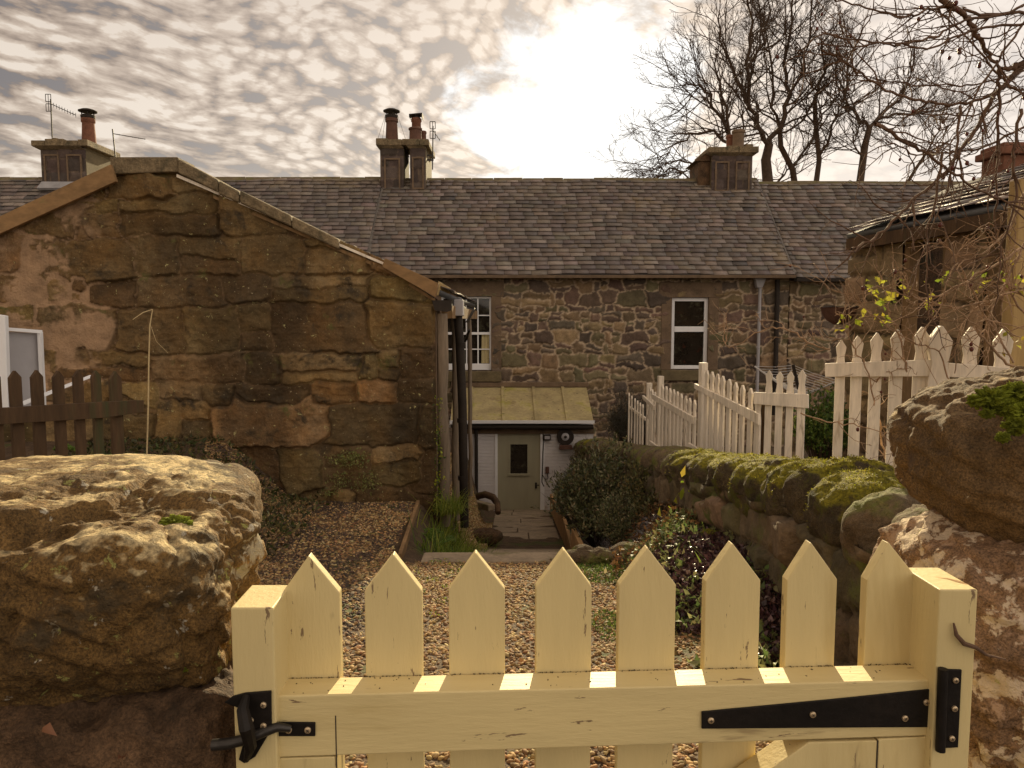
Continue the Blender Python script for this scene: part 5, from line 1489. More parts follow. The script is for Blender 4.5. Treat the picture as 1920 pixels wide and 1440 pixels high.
U, V, hgt, C, mort = rubble_field(OW, zt0 - zbo + .45, .022, (.24, .42), (.3, .75), 88, joint=.020, rnd=.03, bulge=.03, warp=.02, pal=[(.30, .215, .11), (.26, .18, .095), (.34, .24, .13), (.23, .16, .085)], p=7, split=.3)
s0, za = os_(1700, 470); s1_, _ = os_(1776, 470); zl = os_(1740, 452)[1]; s2_, _ = os_(1858, 470); s3_, _ = os_(1903, 470)
ZZ = V + zbo; top = zt0 + .0 + (zt1 - zt0) * U / OW
keep = ~((U > s0) & (U < s1_) & (ZZ < zl)) & ~((U > s2_) & (U < s3_) & (ZZ < zl)) & (ZZ < np.maximum(zt0, zt1) + .05)
pos = np.stack([A0.x + ou.x * U + on.x * hgt, A0.y + ou.y * U + on.y * hgt, ZZ], -1)
grid_mesh('wall', pos, keep, MT['outhouse_stone'], oh, {'Col': C, 'Mort': mort})
m = MB(); nb = -on
def slab(sa, sb, z0, z1, d0=.03, d1=.35):
    a = A0 + ou * sa + nb * d0; m.obox((a.x, a.y, z0), ou * (sb - sa), nb * (d1 - d0), (0, 0, z1 - z0))
slab(0, s0, zbo, zt0); slab(s1_, s2_, zbo, zt0); slab(s3_, OW, zbo, zt0); slab(s0, s1_, zl, zt0); slab(s2_, s3_, zl, zt0)
# far end and rear walls
a = A0 + nb * .03; m.obox((a.x, a.y, zbo), nb * 4.0, ou * .35, (0, 0, zt0 - zbo)); a = A0 + nb * 3.8; m.obox((a.x, a.y, zbo), ou * OW, nb * .2, (0, 0, zt0 - zbo)); m.build('wall_core', MT['boulder_dark'], oh)
m = MB()
for (sa, sb) in ((s0 - .02, s0 + .07), (s1_ - .05, s1_ + .03), (s2_ - .02, s2_ + .06)):
    a = A0 + ou * sa + on * .01; m.obox((a.x, a.y, zbo), ou * (sb - sa), nb * .12, (0, 0, zl - zbo + .02))
m.build('door_frame', MT['old_wood'], oh, bevel=.004)
m = MB(); a = A0 + ou * (s0 - .05) + on * .02; m.obox((a.x, a.y, zl), ou * (s1_ - s0 + .1), nb * .12, (0, 0, .07)); m.build('lintel', MT['post_wood'], oh, bevel=.004)
# roof
ea = onplane(1587, 440, A0 + on * .18, on); eb = onplane(1960, 376, A0 + on * .18, on); eb.z = ea.z
vp = P(1912, 320, 9.0); su = Vector((vp.x - ea.x, vp.y - ea.y, vp.z - ea.z)); su = su - (eb - ea).normalized() * su.dot((eb - ea).normalized())
hs = Vector((su.x, su.y, 0)).length; sl_ = Vector((nb.x, nb.y, su.z / hs)).normalized()
slates('roof', tuple(ea), tuple((eb - ea).normalized()), tuple(sl_), (eb - ea).length, 2.6, oh, 95, sw=.34, ex=.22, pal=((.20, .16, .14), (.26, .20, .17), (.17, .14, .13), (.30, .24, .20)))
m = MB(); q = ea - up * .05; m.obox(q, eb - ea, nb * .06, (0, 0, -.13)); m.build('fascia', MT['brown_fence'], oh)
m = MB(); top_ = ea + sl_ * 2.6; m.tube([top_, top_ + (eb - ea)], .09, 10); m.build('ridge', MT['ridge'], oh, smooth=True)
c = P(1902, 330, 10.8); m = MB(); m.box((c.x - .17, c.y, c.z - 1.0), (c.x + .6, c.y + .5, c.z + .30)); m.box((c.x - .24, c.y - .06, c.z + .30), (c.x + .66, c.y + .56, c.z + .40)); m.box((c.x - .19, c.y - .02, c.z + .40), (c.x + .62, c.y + .52, c.z + .47)); m.build('chimney', MT['terracotta'], oh, bevel=.015)
m = MB(); c = P(1915, 345, 10.6); m.prism([P(1838, 345, 10.6), P(1905, 312, 10.6), P(1990, 300, 10.6), P(1990, 350, 10.6)], (0, 1.5, 0)); m.build('rear_roof', MT['slate_edge'], oh)
# tall pale timber post at the right edge
m = MB(); a = P(1914, 335, 4.3); b = P(1945, 335, 4.3); m.obox((a.x, 4.3, float(gz(a.x, 4.3)) - .1), (b.x - a.x, 0, 0), (0, .1, 0), (0, 0, a.z - float(gz(a.x, 4.3)) + .1)); o = m.build('timber_post', MT['post_wood'], None, bevel=.004); tag(o, 'tall square pale timber post at the right edge behind the picket fence', 'post')

# crumbs of dirt caught where the pickets meet the rail
g = np.random.default_rng(2); cr = []
for k in range(8):
    a = gp(edg[k][0], 1250, .05); b = gp(edg[k][1], 1250, .05)
    for _ in range(26):
        t = g.uniform(0, 1); q = a.lerp(b, t); q = q - gn * abs(g.normal(0, .0012)); cr.append((q.x, q.y, GL.z + .0004))
for _ in range(50):
    q = GL + gu * g.uniform(0, GW) + gn * g.uniform(.005, .047); cr.append((q.x, q.y, GL.z + .0003))
o = pebbles('grime', cr, .0011, [(.10, .07, .03), (.16, .11, .05), (.06, .04, .02)], MT['gravel'], gate, seed=3); tag(o, kind='stuff')
# ============================================================ BARE TREES BEHIND THE RIDGE
class Segs:
    def __init__(s): s.a = []; s.b = []; s.ra = []; s.rb = []
    def line(s, pts, r0, r1):
        n = len(pts) - 1
        for i in range(n):
            s.a.append(pts[i]); s.b.append(pts[i + 1]); s.ra.append(r0 + (r1 - r0) * i / n); s.rb.append(r0 + (r1 - r0) * (i + 1) / n)
    def build(s, name, mat_, parent, sides=5, attrs=None):
        A, B = np.array(s.a, float), np.array(s.b, float); ra, rb = np.array(s.ra), np.array(s.rb)
        d = B - A; L = np.linalg.norm(d, axis=1)[:, None] + 1e-9; d /= L
        A = A - d * ra[:, None] * .3; B = B + d * rb[:, None] * .3
        h = np.where(np.abs(d[:, 2:3]) > .9, np.array([[1., 0, 0]]), np.array([[0, 0, 1.]]))
        e = np.cross(d, h); e /= np.linalg.norm(e, axis=1)[:, None]; f = np.cross(d, e)
        R_ = []
        for C, r in ((A, ra), (B, rb)):
            for k in range(sides):
                a = 2 * np.pi * k / sides; R_.append(C + (e * np.cos(a) + f * np.sin(a)) * r[:, None])
        V = np.stack(R_, 1); n = len(A)
        q = np.array([(k, (k + 1) % sides, (k + 1) % sides + sides, k + sides) for k in range(sides)])
        fc = (q[None] + (np.arange(n) * 2 * sides)[:, None, None]).reshape(-1, 4)
        return mesh_from(name, V.reshape(-1, 3), None, mat_, parent, True, quads=fc)


def grow(S, g, p, d, L, r, lev, spread, upb, nb, rmin=.004):
    n = max(3, int(4 + L * 1.0)) if lev > 0 else 3
    pts = [p]; st = L / n; dirs = []
    for i in range(n):
        d = d + g.normal(0, .16, 3) + np.array([0, 0, upb]) * (.6 + i / n); d = d / np.linalg.norm(d); p = p + d * st; pts.append(p); dirs.append(d)
    S.line(pts, r, max(r * .45, rmin))
    if lev == 0: return
    k = int(nb[lev - 1] * g.uniform(.7, 1.3)) + 1
    for j in range(k):
        t = .15 + .85 * (j + g.random()) / k; i = min(int(t * n), n - 1)
        dd = dirs[i]; rr = g.normal(0, 1, 3); s_ = np.cross(dd, rr); s_ /= np.linalg.norm(s_)
        nd = dd * math.cos(spread) + s_ * math.sin(spread); nd = nd / np.linalg.norm(nd)
        q = pts[i] + (pts[i + 1] - pts[i]) * (t * n - i if t * n - i < 1 else .9)
        grow(S, g, q, nd, L * g.uniform(.35, .62) * (1.1 - .35 * t), max(r * (.62 - .2 * t), rmin), lev - 1, spread * g.uniform(.8, 1.15), upb, nb, rmin)


TY = 30.0
TREES = [
    ('tall forked bare tree just right of the right chimney', 1436, .20, [[(1436, 440), (1440, 345), (1436, 300), (1442, 272)]],
     [([(1442, 275), (1420, 235), (1402, 190), (1402, 120), (1408, 40), (1398, -40)], .14), ([(1442, 275), (1462, 240), (1478, 180), (1470, 120), (1485, 40), (1495, -40)], .14),
      ([(1402, 190), (1372, 130), (1352, 75), (1350, 20)], .085), ([(1478, 180), (1508, 130), (1522, 60), (1520, 0)], .08), ([(1402, 130), (1430, 80), (1440, 20), (1445, -40)], .07)]),
    ('bare tree partly behind the right chimney with limbs drooping to the left', 1370, .11, [[(1368, 440), (1370, 345), (1372, 285), (1368, 262)]],
     [([(1370, 262), (1352, 222), (1330, 180), (1305, 158), (1280, 160)], .09), ([(1370, 270), (1340, 247), (1298, 252), (1262, 276), (1232, 305)], .075), ([(1300, 345), (1270, 318), (1235, 316), (1205, 330)], .05),
      ([(1368, 262), (1362, 200), (1345, 140), (1342, 90)], .08), ([(1372, 280), (1395, 235), (1385, 180)], .06), ([(1340, 345), (1310, 310), (1275, 300), (1240, 320)], .05)]),
    ('bare tree with two trunks crossing low, second right of the right chimney', 1490, .12, [[(1488, 440), (1490, 345), (1486, 318), (1464, 275), (1462, 240)]],
     [([(1462, 240), (1452, 200), (1448, 140), (1440, 80), (1430, 20)], .09), ([(1484, 315), (1510, 280), (1532, 240), (1552, 200), (1580, 160)], .09), ([(1455, 345), (1478, 315), (1486, 310)], .07)]),
    ('slender upright bare tree between two forked trees', 1530, .10, [[(1530, 440), (1530, 345), (1536, 300), (1530, 240), (1528, 190)]],
     [([(1528, 190), (1542, 140), (1540, 90), (1560, 50)], .085), ([(1533, 300), (1556, 250), (1574, 205), (1590, 150), (1600, 110)], .07), ([(1531, 240), (1508, 205), (1498, 160)], .06)]),
    ('bare tree with a wide Y fork, right of the slender tree', 1612, .135, [[(1610, 440), (1612, 345), (1622, 272), (1630, 240)]],
     [([(1630, 240), (1606, 216), (1585, 195), (1586, 150), (1596, 100)], .11), ([(1630, 240), (1655, 212), (1686, 188), (1706, 140), (1715, 80)], .10), ([(1640, 228), (1680, 215), (1725, 208), (1755, 180)], .07), ([(1618, 300), (1600, 270), (1596, 240)], .06)]),
    ('rightmost small bare tree leaning right above the outhouse roof', 1700, .07, [[(1690, 440), (1700, 345), (1720, 312), (1738, 285)]],
     [([(1738, 285), (1760, 240), (1775, 190)], .07), ([(1738, 285), (1770, 270), (1800, 240)], .06), ([(1715, 320), (1700, 280), (1690, 240)], .05)]),
]
for ti, (lab, pxb, r0, trunks, limbs) in enumerate(TREES):
    Yt = TY + [0, -1.5, 1.5, .5, -.5, 2.5][ti]
    g = np.random.default_rng(900 + ti)
    b = P(pxb, 440, Yt)
    t = thing('bare_tree', (b.x, Yt, EZ - 5), lab, 'tree', 'bare trees behind the cottages')
    S = Segs()
    for tr_ in trunks:
        pts = [np.array(P(x, y, Yt)) for x, y in tr_]; pts = [np.array([pts[0][0], Yt, EZ - 5.2])] + pts[1:]
        S.line(pts, r0 * 1.2, r0 * .8)
    S.build('trunk', MT['bark'], t, sides=9)
    S = Segs()
    for li, (lp, rr) in enumerate(limbs):
        pts = []
        dpt = 0; dd_ = g.uniform(-.5, .5)
        raw = [np.array(P(x, y, Yt + dd_ * i)) for i, (x, y) in enumerate(lp)]
        if li > 0 or True:
            raw[0] = np.array(P(lp[0][0], lp[0][1], Yt))
        # subdivide for a wandering limb
        for i in range(len(raw) - 1):
            for k in range(3):
                pts.append(raw[i] + (raw[i + 1] - raw[i]) * k / 3 + (g.normal(0, .05, 3) if (i or k) else 0))
        pts.append(raw[-1])
        S.line(pts, rr * .82, rr * .22)
        n = len(pts)
        nsp = int(n * 1.35)
        for j in range(nsp):
            tt = .10 + .90 * (j + g.random()) / nsp; i = min(int(tt * (n - 1)), n - 2)
            d = pts[i + 1] - pts[i]; d = d / np.linalg.norm(d)
            rv = g.normal(0, 1, 3); s_ = np.cross(d, rv); s_ /= np.linalg.norm(s_)
            a_ = g.uniform(.55, .95); nd = d * math.cos(a_) + s_ * math.sin(a_)
            droop = -.02 if ti == 1 and li in (1, 2, 5) else .075
            grow(S, g, pts[i], nd, g.uniform(1.3, 2.9) * (1.1 - .3 * tt), rr * (.30 - .17 * tt) + .006, 3, .58, droop, (2.6, 3.4, 3.6), rmin=.0042)
    S.build('crown', MT['bark'], t, sides=4)

# ============================================================ GRAVEL
def scatter(n, xr, yr, cond, seed, dz=0.0):
    g = np.random.default_rng(seed)
    x = g.uniform(*xr, n); y = g.uniform(*yr, n); k = cond(x, y); x, y = x[k], y[k]
    return np.stack([x, y, gz(x, y) + dz + g.uniform(-.004, .006, len(x))], 1)


GPAL = [(.34, .215, .085), (.41, .27, .115), (.28, .165, .07), (.46, .34, .17), (.22, .13, .065), (.36, .20, .085), (.17, .105, .055), (.42, .29, .14)]


def gcond(x, y):
    w = .10 * vnoise(np.stack([x * 3, y * 3, 0 * x], 1))
    bed = (y > 2.95) & (x + .45 * np.clip(y - 4.2, -1.2, 0) > .86 + w)
    return (x > -.40 * y - .12) & (x < .66 * y + .1) & ~bed & ~((x > -1.02) & (y > 5.9)) & (y < 7.95)


pa_ = scatter(88000, (-3.4, 1.75), (1.05, 7.95), gcond, 1)
pn = fbm(pa_ * 2.2, 3)
dark = (pn > .12) & (pa_[:, 0] < -.7) & (rng.random(len(pa_)) < .55) & (pa_[:, 1] > 3.2)
o = pebbles('gravel', pa_[~dark], .0125, GPAL, MT['gravel'], seed=4); tag(o, kind='stuff')
o = pebbles('wet_gravel', pa_[dark], .012, [(.10, .07, .05), (.07, .05, .04), (.14, .09, .06)], MT['gravel'], seed=5); tag(o, kind='stuff')
ps = scatter(16000, (.8, 1.5), (6.6, 15.5), lambda x, y: (x > .82) & (x < 1.42), 6)
o = pebbles('slate_chippings', ps, .020, [(.11, .10, .10), (.16, .14, .14), (.08, .07, .07), (.24, .21, .20)], MT['slate_chip'] if 'slate_chip' in MT else mat('slate_chip', attr=True, var=.2, rough=.35, bump=0), seed=7, flat=.35); tag(o, kind='stuff')
ps = scatter(6000, (-.95, -.36), (9.4, 13.3), lambda x, y: x < -.36, 8, dz=.04)
o = pebbles('pale_gravel', ps, .018, GPAL[:4], MT['gravel'], seed=9); tag(o, kind='stuff')

# ============================================================ PLANTS
G1 = [(.07, .12, .02), (.10, .16, .03), (.05, .09, .02), (.16, .20, .04)]
GY = [(.30, .34, .03), (.36, .38, .04), (.22, .30, .03), (.42, .36, .05)]
GD = [(.09, .105, .045), (.13, .14, .06), (.17, .165, .075), (.19, .15, .075), (.06, .07, .03)]


def shrub(name, label, c, rad, nsh, nlf, size, wid, pal, matn, seed, stem='bark', cat='shrub', up_=.7):
    """bush of many leafy shoots: stems rise from the foot and end on an uneven dome"""
    g = np.random.default_rng(seed); c = np.array(c, float); rad = np.array(rad, float)
    zf_ = float(gz(c[0], c[1])); t = thing(name, (c[0], c[1], min(zf_, c[2] - rad[2])), label, cat)
    D = g.normal(0, 1, (nsh, 3)); D[:, 2] = np.abs(D[:, 2]) * .9 - .25; D /= np.linalg.norm(D, axis=1)[:, None]
    rr = g.uniform(.55, 1.0, nsh) ** .6 * (1 + .30 * vnoise(D * 2.3 + seed) + .22 * vnoise(D * 6 + seed) + g.normal(0, .13, nsh))
    tip = c + D * rad * rr[:, None]; foot = c + np.stack([D[:, 0] * rad[0] * .35, D[:, 1] * rad[1] * .35, np.full(nsh, -rad[2] * .9)], 1)
    S = Segs(); pts = []; dirs = []
    for i in range(nsh):
        m_ = (foot[i] + tip[i]) / 2 + np.array([0, 0, rad[2] * .12]) + g.normal(0, .03, 3)
        q0, q1, q2 = foot[i], m_, tip[i]
        ln = [q0 * (1 - a) ** 2 + q1 * 2 * a * (1 - a) + q2 * a * a for a in (0, .25, .5, .75, 1)]
        if i % 3 == 0: S.line(ln, .006, .0015)
        if i % 5 == 0: S.line([q2, q2 + (q2 - q1) * g.uniform(.1, .3) + g.normal(0, .02, 3)], .002, .001)
        a = g.uniform(.45, 1.0, nlf)[:, None] ** .6
        q = q0 * (1 - a) ** 2 + q1 * 2 * a * (1 - a) + q2 * a * a; pts.append(q + g.normal(0, .012, (nlf, 3)))
        dd = (q2 - q1); dd /= np.linalg.norm(dd); dirs.append(np.tile(dd * .6 + np.array([0, 0, up_ * .4]), (nlf, 1)))
    S.build('stems', MT[stem], t, sides=4)
    leaves('foliage', np.concatenate(pts), np.concatenate(dirs), size, wid, pal, MT[matn], t, seed=seed, jit=.55)
    return t


shrub('shrub', 'large dark evergreen shrub against the dry stone wall beside the slate chippings', (1.20, 9.2, EZ - 2.27), (.60, 1.25, .62), 820, 17, .062, .36, GD, 'leaf_dark', 11)
shrub('shrub', 'round grey green shrub leaning over the path near the hose reel', (1.12, 12.2, EZ - 2.98), (.40, 1.0, .52), 700, 24, .042, .34, [(.07, .08, .045), (.10, .10, .06), (.05, .06, .03), (.13, .11, .06)], 'leaf_dark', 12)
shrub('shrub', 'brownish twiggy shrub touching the coping where the wall meets the porch', (1.50, 14.6, EZ - 2.85), (.30, .8, .46), 400, 20, .04, .3, [(.16, .10, .05), (.12, .09, .04), (.09, .09, .04)], 'leaf_dark', 13)
shrub('shrub', 'dark soft shrub behind the wall in front of the cottage right of the porch', (2.35, 14.3, EZ - 1.98), (.50, .7, .62), 700, 22, .05, .16, [(.05, .045, .03), (.08, .065, .045), (.04, .045, .03)], 'leaf_dark', 14)
shrub('shrub', 'loose low olive bush at the foot of the wall behind the yellow leaved sapling', (1.42, 7.6, EZ - 1.95), (.26, .9, .40), 420, 18, .045, .4, [(.10, .10, .035), (.14, .12, .05), (.07, .075, .03), (.20, .16, .06)], 'leaf', 17)
shrub('shrub', 'glossy green leafy bush seen between two white fence panels', (3.22, 7.6, EZ - 1.15), (.26, .3, .42), 260, 20, .045, .5, G1, 'leaf', 15)
shrub('shrub', 'lowest spreading dark shrub at the foot of the bank by the wedge board', (1.12, 7.4, EZ - 2.03), (.26, .6, .28), 420, 20, .03, .36, GD, 'leaf_dark', 16)


def cover(name, n, xr, yr, cond, size, wid, pal, matn, seed, hgt_=.05, kind='stuff', label=None, jit=.8):
    p = scatter(n, xr, yr, cond, seed); g = np.random.default_rng(seed); p[:, 2] += g.uniform(0, hgt_, len(p)) * (1 + .8 * vnoise(p * 5))
    d = np.tile(np.array([0, 0, .35]), (len(p), 1))
    o = leaves(name, p, d, size, wid, pal, MT[matn], seed=seed, jit=jit); tag(o, kind=kind); return o


cover('purple_leaves', 15000, (.80, 1.5), (3.1, 5.3), lambda x, y: x + .45 * np.clip(y - 4.2, -1.2, 0) > .86 + .10 * np.sin(y * 9), .034, .75, [(.075, .035, .042), (.11, .055, .055), (.05, .028, .03), (.16, .10, .08)], 'leaf_dark', 31, .07)
cover('bed_leaves', 5200, (.85, 1.5), (3.0, 6.2), lambda x, y: vnoise(np.stack([x * 4, y * 4, x * 0], 1)) > .05, .05, .5, [(.20, .22, .08), (.12, .17, .05), (.28, .27, .12)], 'leaf', 32, .09)
cover('brown_leaves', 2600, (.5, 1.5), (5.2, 7.2), lambda x, y: x > .75, .035, .6, [(.16, .08, .03), (.10, .05, .02), (.22, .12, .05), (.06, .04, .02)], 'leaf', 33, .12)
cover('creeping_plant', 5200, (.38, 1.1), (4.9, 5.8), lambda x, y: ((x - .75) / .42) ** 2 + ((y - 5.45) / .4) ** 2 + .5 * vnoise(np.stack([x * 6, y * 6, x * 0], 1)) < 1, .016, .6, G1, 'leaf', 34, .03)
cover('creeping_plant', 1600, (.35, .7), (3.7, 4.4), lambda x, y: ((x - .53) / .10) ** 2 + ((y - 4.05) / .28) ** 2 + .5 * vnoise(np.stack([x * 9, y * 9, x * 0], 1)) < 1, .015, .6, G1, 'leaf', 35, .02)
cover('creeping_plant', 1500, (-.75, -.25), (4.2, 5.9), lambda x, y: vnoise(np.stack([x * 5, y * 5, x * 0 + 3], 1)) > .18, .015, .6, GY + G1, 'leaf', 36, .02)

# grass and ferns by the barn corner
gt = thing('grass_clump', (-.62, 8.1, EZ - 2.4), 'lush green grass clump under the black downpipe at the barn corner', 'grass')
g = np.random.default_rng(5); n = 1500
rt = np.stack([g.normal(-.56, .13, n), g.uniform(6.5, 9.2, n), np.zeros(n)], 1); rt[:, 2] = gz(rt[:, 0], rt[:, 1])
blades('blades', rt, .38, .010, [(.13, .20, .02), (.20, .27, .03), (.09, .14, .02), (.28, .30, .05)], MT['leaf_bright'], gt, seed=3, lean=.8, droop=.55)
rt = np.stack([g.normal(-.66, .07, 260), g.uniform(7.7, 8.1, 260), np.full(260, EZ - 2.05)], 1)
gt2 = thing('grass_clump', (-.66, 7.9, EZ - 2.2), 'small tuft hanging from the barn corner beside the timber post', 'grass')
blades('blades', rt, .34, .010, [(.16, .22, .03), (.24, .26, .04)], MT['leaf_bright'], gt2, seed=4, lean=.9, droop=.9)
iv = thing('creeper', (-.80, 7.9, EZ - 2.2), 'thin creeper climbing the barn corner beside the timber posts', 'creeper')
pts = np.stack([g.normal(-.79, .03, 260), g.normal(7.94, .02, 260), EZ - 2.1 + g.uniform(0, 1, 260) ** 1.6 * 1.3], 1)
leaves('leaves', pts, np.tile([0, -.5, .3], (260, 1)), .035, .55, GY + G1, MT['leaf_bright'], iv, seed=9, jit=.8)
wp = thing('wall_plant', P(655, 880, 7.9), 'pale yellow green plant growing out of the foot of the barn wall', 'plant')
c_ = [(655, 860, .20, .10, 420), (690, 905, .12, .12, 200), (640, 900, .16, .10, 160), (620, 925, .10, .05, 80)]
pts = np.concatenate([np.stack([np.array(P(a, b, 7.88))[None, 0] + g.normal(0, sx * .5, n_), g.normal(7.87, .04, n_), P(a, b, 7.88).z + g.normal(0, sz * .5, n_)], 1) for a, b, sx, sz, n_ in c_])
leaves('foliage', pts, np.tile([0, -.3, .6], (len(pts), 1)), .028, .5, [(.30, .30, .10), (.22, .22, .06), (.16, .18, .05)], MT['leaf'], wp, seed=10, jit=.9)


def fern(label, base, tip_dirs, L, seed, pal):
    t = thing('fern', base, label, 'fern'); g = np.random.default_rng(seed)
    for k, d in enumerate(tip_dirs):
        d = np.array(d, float); d /= np.linalg.norm(d); S = Segs(); pts = []; dirs = []; b = np.array(base)
        sp = [b + d * L * a + np.array([0, 0, -.45 * L * a * a]) for a in np.linspace(0, 1, 22)]
        S.line(sp, .003, .001)
        side = np.cross(d, [0, 0, 1]); side /= np.linalg.norm(side)
        for i in range(3, 22):
            a = i / 21; ln = L * .33 * math.sin(math.pi * (a * .85 + .12))
            for sg in (-1, 1):
                for j in range(6):
                    pts.append(sp[i] + side * sg * ln * j / 6 + d * ln * .25 * j / 6); dirs.append(side * sg * .7 + d * .5)
        leaves('frond', np.array(pts), np.array(dirs), L * .075, .55, pal, MT['leaf_bright'], t, seed=seed + k, jit=.12, curl=.1)
        S.build('frond_stalk', MT['bark_warm'], t, sides=4)


b_ = P(178, 868, 5.95)
fern('bright green arching fern frond in front of the barn wall', b_, [(.9, -.1, .42), (.5, -.5, .5), (-.4, -.3, .6)], .42, 3, [(.12, .20, .03), (.16, .24, .04)])
fern('broad green fern leaf growing beside the barn corner edging', P(806, 1040, 7.2), [(-.1, -.2, 1), (.5, -.1, .7), (.1, .2, 1), (-.35, .1, .9)], .42, 5, [(.15, .24, .05), (.20, .30, .08)])
cover('undergrowth', 3600, (-4.4, -1.9), (5.2, 7.8), lambda x, y: x < -1.9, .06, .4, [(.06, .08, .02), (.10, .07, .03), (.05, .05, .02), (.14, .12, .04)], 'leaf', 44, .12)
st_ = thing('dry_stalk', P(275, 862, 5.9), 'tall straw coloured bent stalk standing against the barn wall', 'stalk')
S = MB(); S.tube([P(275, 866, 5.9), P(278, 760, 5.9), P(279, 680, 5.9), P(281, 610, 5.9), P(286, 580, 5.9)], [.006, .006, .0055, .005, .0035], 6); S.build('stem', MT['straw'], st_, smooth=True)
S = MB(); S.tube([P(286, 580, 5.9), P(268, 586, 5.85), P(249, 599, 5.8)], [.0035, .0035, .002], 6); S.build('bent_tip', MT['straw'], st_, smooth=True)
S = MB(); S.tube([P(281, 606, 5.9), P(293, 640, 5.9), P(315, 662, 5.9)], [.002, .0015, .001], 5); S.build('side_stem', MT['straw'], st_, smooth=True)

# sapling with broad yellow leaves in front of the wall
sp_ = thing('sapling', P(1290, 1000, 6.0), 'young sapling with broad yellow green leaves in front of the wall', 'sapling')
S = Segs()
for lp in ([(1285, 1005), (1275, 975), (1272, 940), (1277, 905)], [(1285, 1000), (1300, 950), (1325, 920), (1345, 905)], [(1282, 985), (1262, 970), (1240, 975)], [(1330, 1000), (1322, 970), (1318, 975)]):
    S.line([np.array(P(x, y, 6.0)) for x, y in lp], .005, .002)
S.build('stems', MT['bark_warm'], sp_)
lp = [(1270, 945, -.3, .9), (1277, 938, .3, 1), (1264, 955, -.8, .3), (1280, 950, .8, .4), (1290, 918, .5, -.6), (1300, 922, .9, -.2), (1283, 905, -.7, .3), (1330, 905, 1, .1), (1322, 908, -.8, .2), (1300, 928, .2, -1), (1345, 905, .9, .3), (1243, 972, -.5, .6), (1250, 985, .4, .7), (1322, 975, .2, 1), (1312, 980, -.7, .4), (1278, 895, .1, 1), (1330, 960, .9, -.4)]
pts = np.array([P(a, b, 6.0 + .05 * math.sin(i)) for i, (a, b, _, _) in enumerate(lp)]); dr = np.array([(c, -.4, d) for _, _, c, d in lp])
leaves('leaves', pts, dr, .10, .42, GY, MT['leaf_bright'], sp_, seed=2, jit=.1)
bd = thing('bed_plant', P(1520, 990, 4.4), 'strap leaved green plants at the foot of the mossy wall', 'plant')
n = 60; rt = np.stack([g.uniform(1.2, 1.45, n), g.uniform(4.5, 5.6, n), np.zeros(n)], 1); rt[:, 2] = gz(rt[:, 0], rt[:, 1])
blades('blades', rt, .16, .024, [(.16, .22, .04), (.22, .28, .06)], MT['leaf_bright'], bd, seed=8, lean=.9, droop=.6)

# ============================================================ ROSE / THORN STEMS ON THE RIGHT
def briar(name, label, stems, Y, seed, r=.006, twl=.28, ntw=9, hips=12, matn='bark_warm', leavespx=(), lsz=.06, cat='shrub', lev=1):
    g = np.random.default_rng(seed); S = Segs(); ends = []
    t = thing(name, P(stems[0][0][0][0], 1000, Y), label, cat)
    for (lp, rr, y0, y1) in stems:
        k = len(lp); raw = [np.array(P(x, y, y0 + (y1 - y0) * i / (k - 1))) for i, (x, y) in enumerate(lp)]
        pts = []
        for i in range(k - 1):        # catmull-rom
            p0 = raw[max(i - 1, 0)]; p1 = raw[i]; p2 = raw[i + 1]; p3 = raw[min(i + 2, k - 1)]
            for a in np.linspace(0, 1, 7)[:-1]:
                pts.append(.5 * ((2 * p1) + (p2 - p0) * a + (2 * p0 - 5 * p1 + 4 * p2 - p3) * a * a + (3 * p1 - 3 * p2 + p3 - p0) * a ** 3) + g.normal(0, .0035, 3))
        pts.append(raw[-1]); S.line(pts, rr, rr * .4)
        tot = np.linalg.norm(pts[-1] - pts[0])
        for j in range(int(ntw * tot * 1.6) + 1):
            i = g.integers(1, len(pts) - 1); d = pts[i] - pts[i - 1]; d /= np.linalg.norm(d) + 1e-9
            s_ = np.cross(d, g.normal(0, 1, 3)); s_ /= np.linalg.norm(s_); a_ = g.uniform(.5, 1.1)
            nd = d * math.cos(a_) + s_ * math.sin(a_) + np.array([-.15, 0, -.10])
            L_ = twl * g.uniform(.3, 1.2); q = pts[i]; tp = [q]
            for _ in range(6):
                nd = nd + g.normal(0, .22, 3); nd /= np.linalg.norm(nd); q = q + nd * L_ / 6; tp.append(q)
                if g.random() < .45:
                    sp = np.cross(nd, g.normal(0, 1, 3)); sp /= np.linalg.norm(sp)
                    l2 = g.uniform(.015, .06) if g.random() < .7 else g.uniform(.06, .16); m1 = q + (sp * .8 + nd * .5) * l2 * .5 + g.normal(0, .004, 3); e = q + (sp * .8 + nd * .5) * l2 + g.normal(0, .008, 3)
                    S.line([q, m1, e], .0016, .0009); ends.append(e)
            S.line(tp, min(rr * .45, .004), .0012); ends.append(q)
    S.build('stems', MT[matn], t, sides=6)
    if hips:
        idx = g.choice(len(ends), min(hips, len(ends)), replace=False)
        for i in idx:
            m = MB(); e = Vector(ends[i]); m.ball(e - Vector((0, 0, .008)), g.uniform(.0055, .009), 8, 6, (1, 1, 1.25)); m.build('hip', MT['hip'], t, smooth=True)
    if leavespx:
        pts = []; dr = []
        for (a, b, n_) in leavespx:
            for _ in range(n_):
                pts.append(P(a + g.normal(0, 13), b + g.normal(0, 11), Y + g.normal(0, .05))); dr.append((g.normal(0, .8), -.3, g.normal(-.1, .6)))
        leaves('leaves', np.array(pts), np.array(dr), lsz, .55, GY + [(.45, .42, .05)], MT['leaf_bright'], t, seed=seed, jit=.2)
    return t


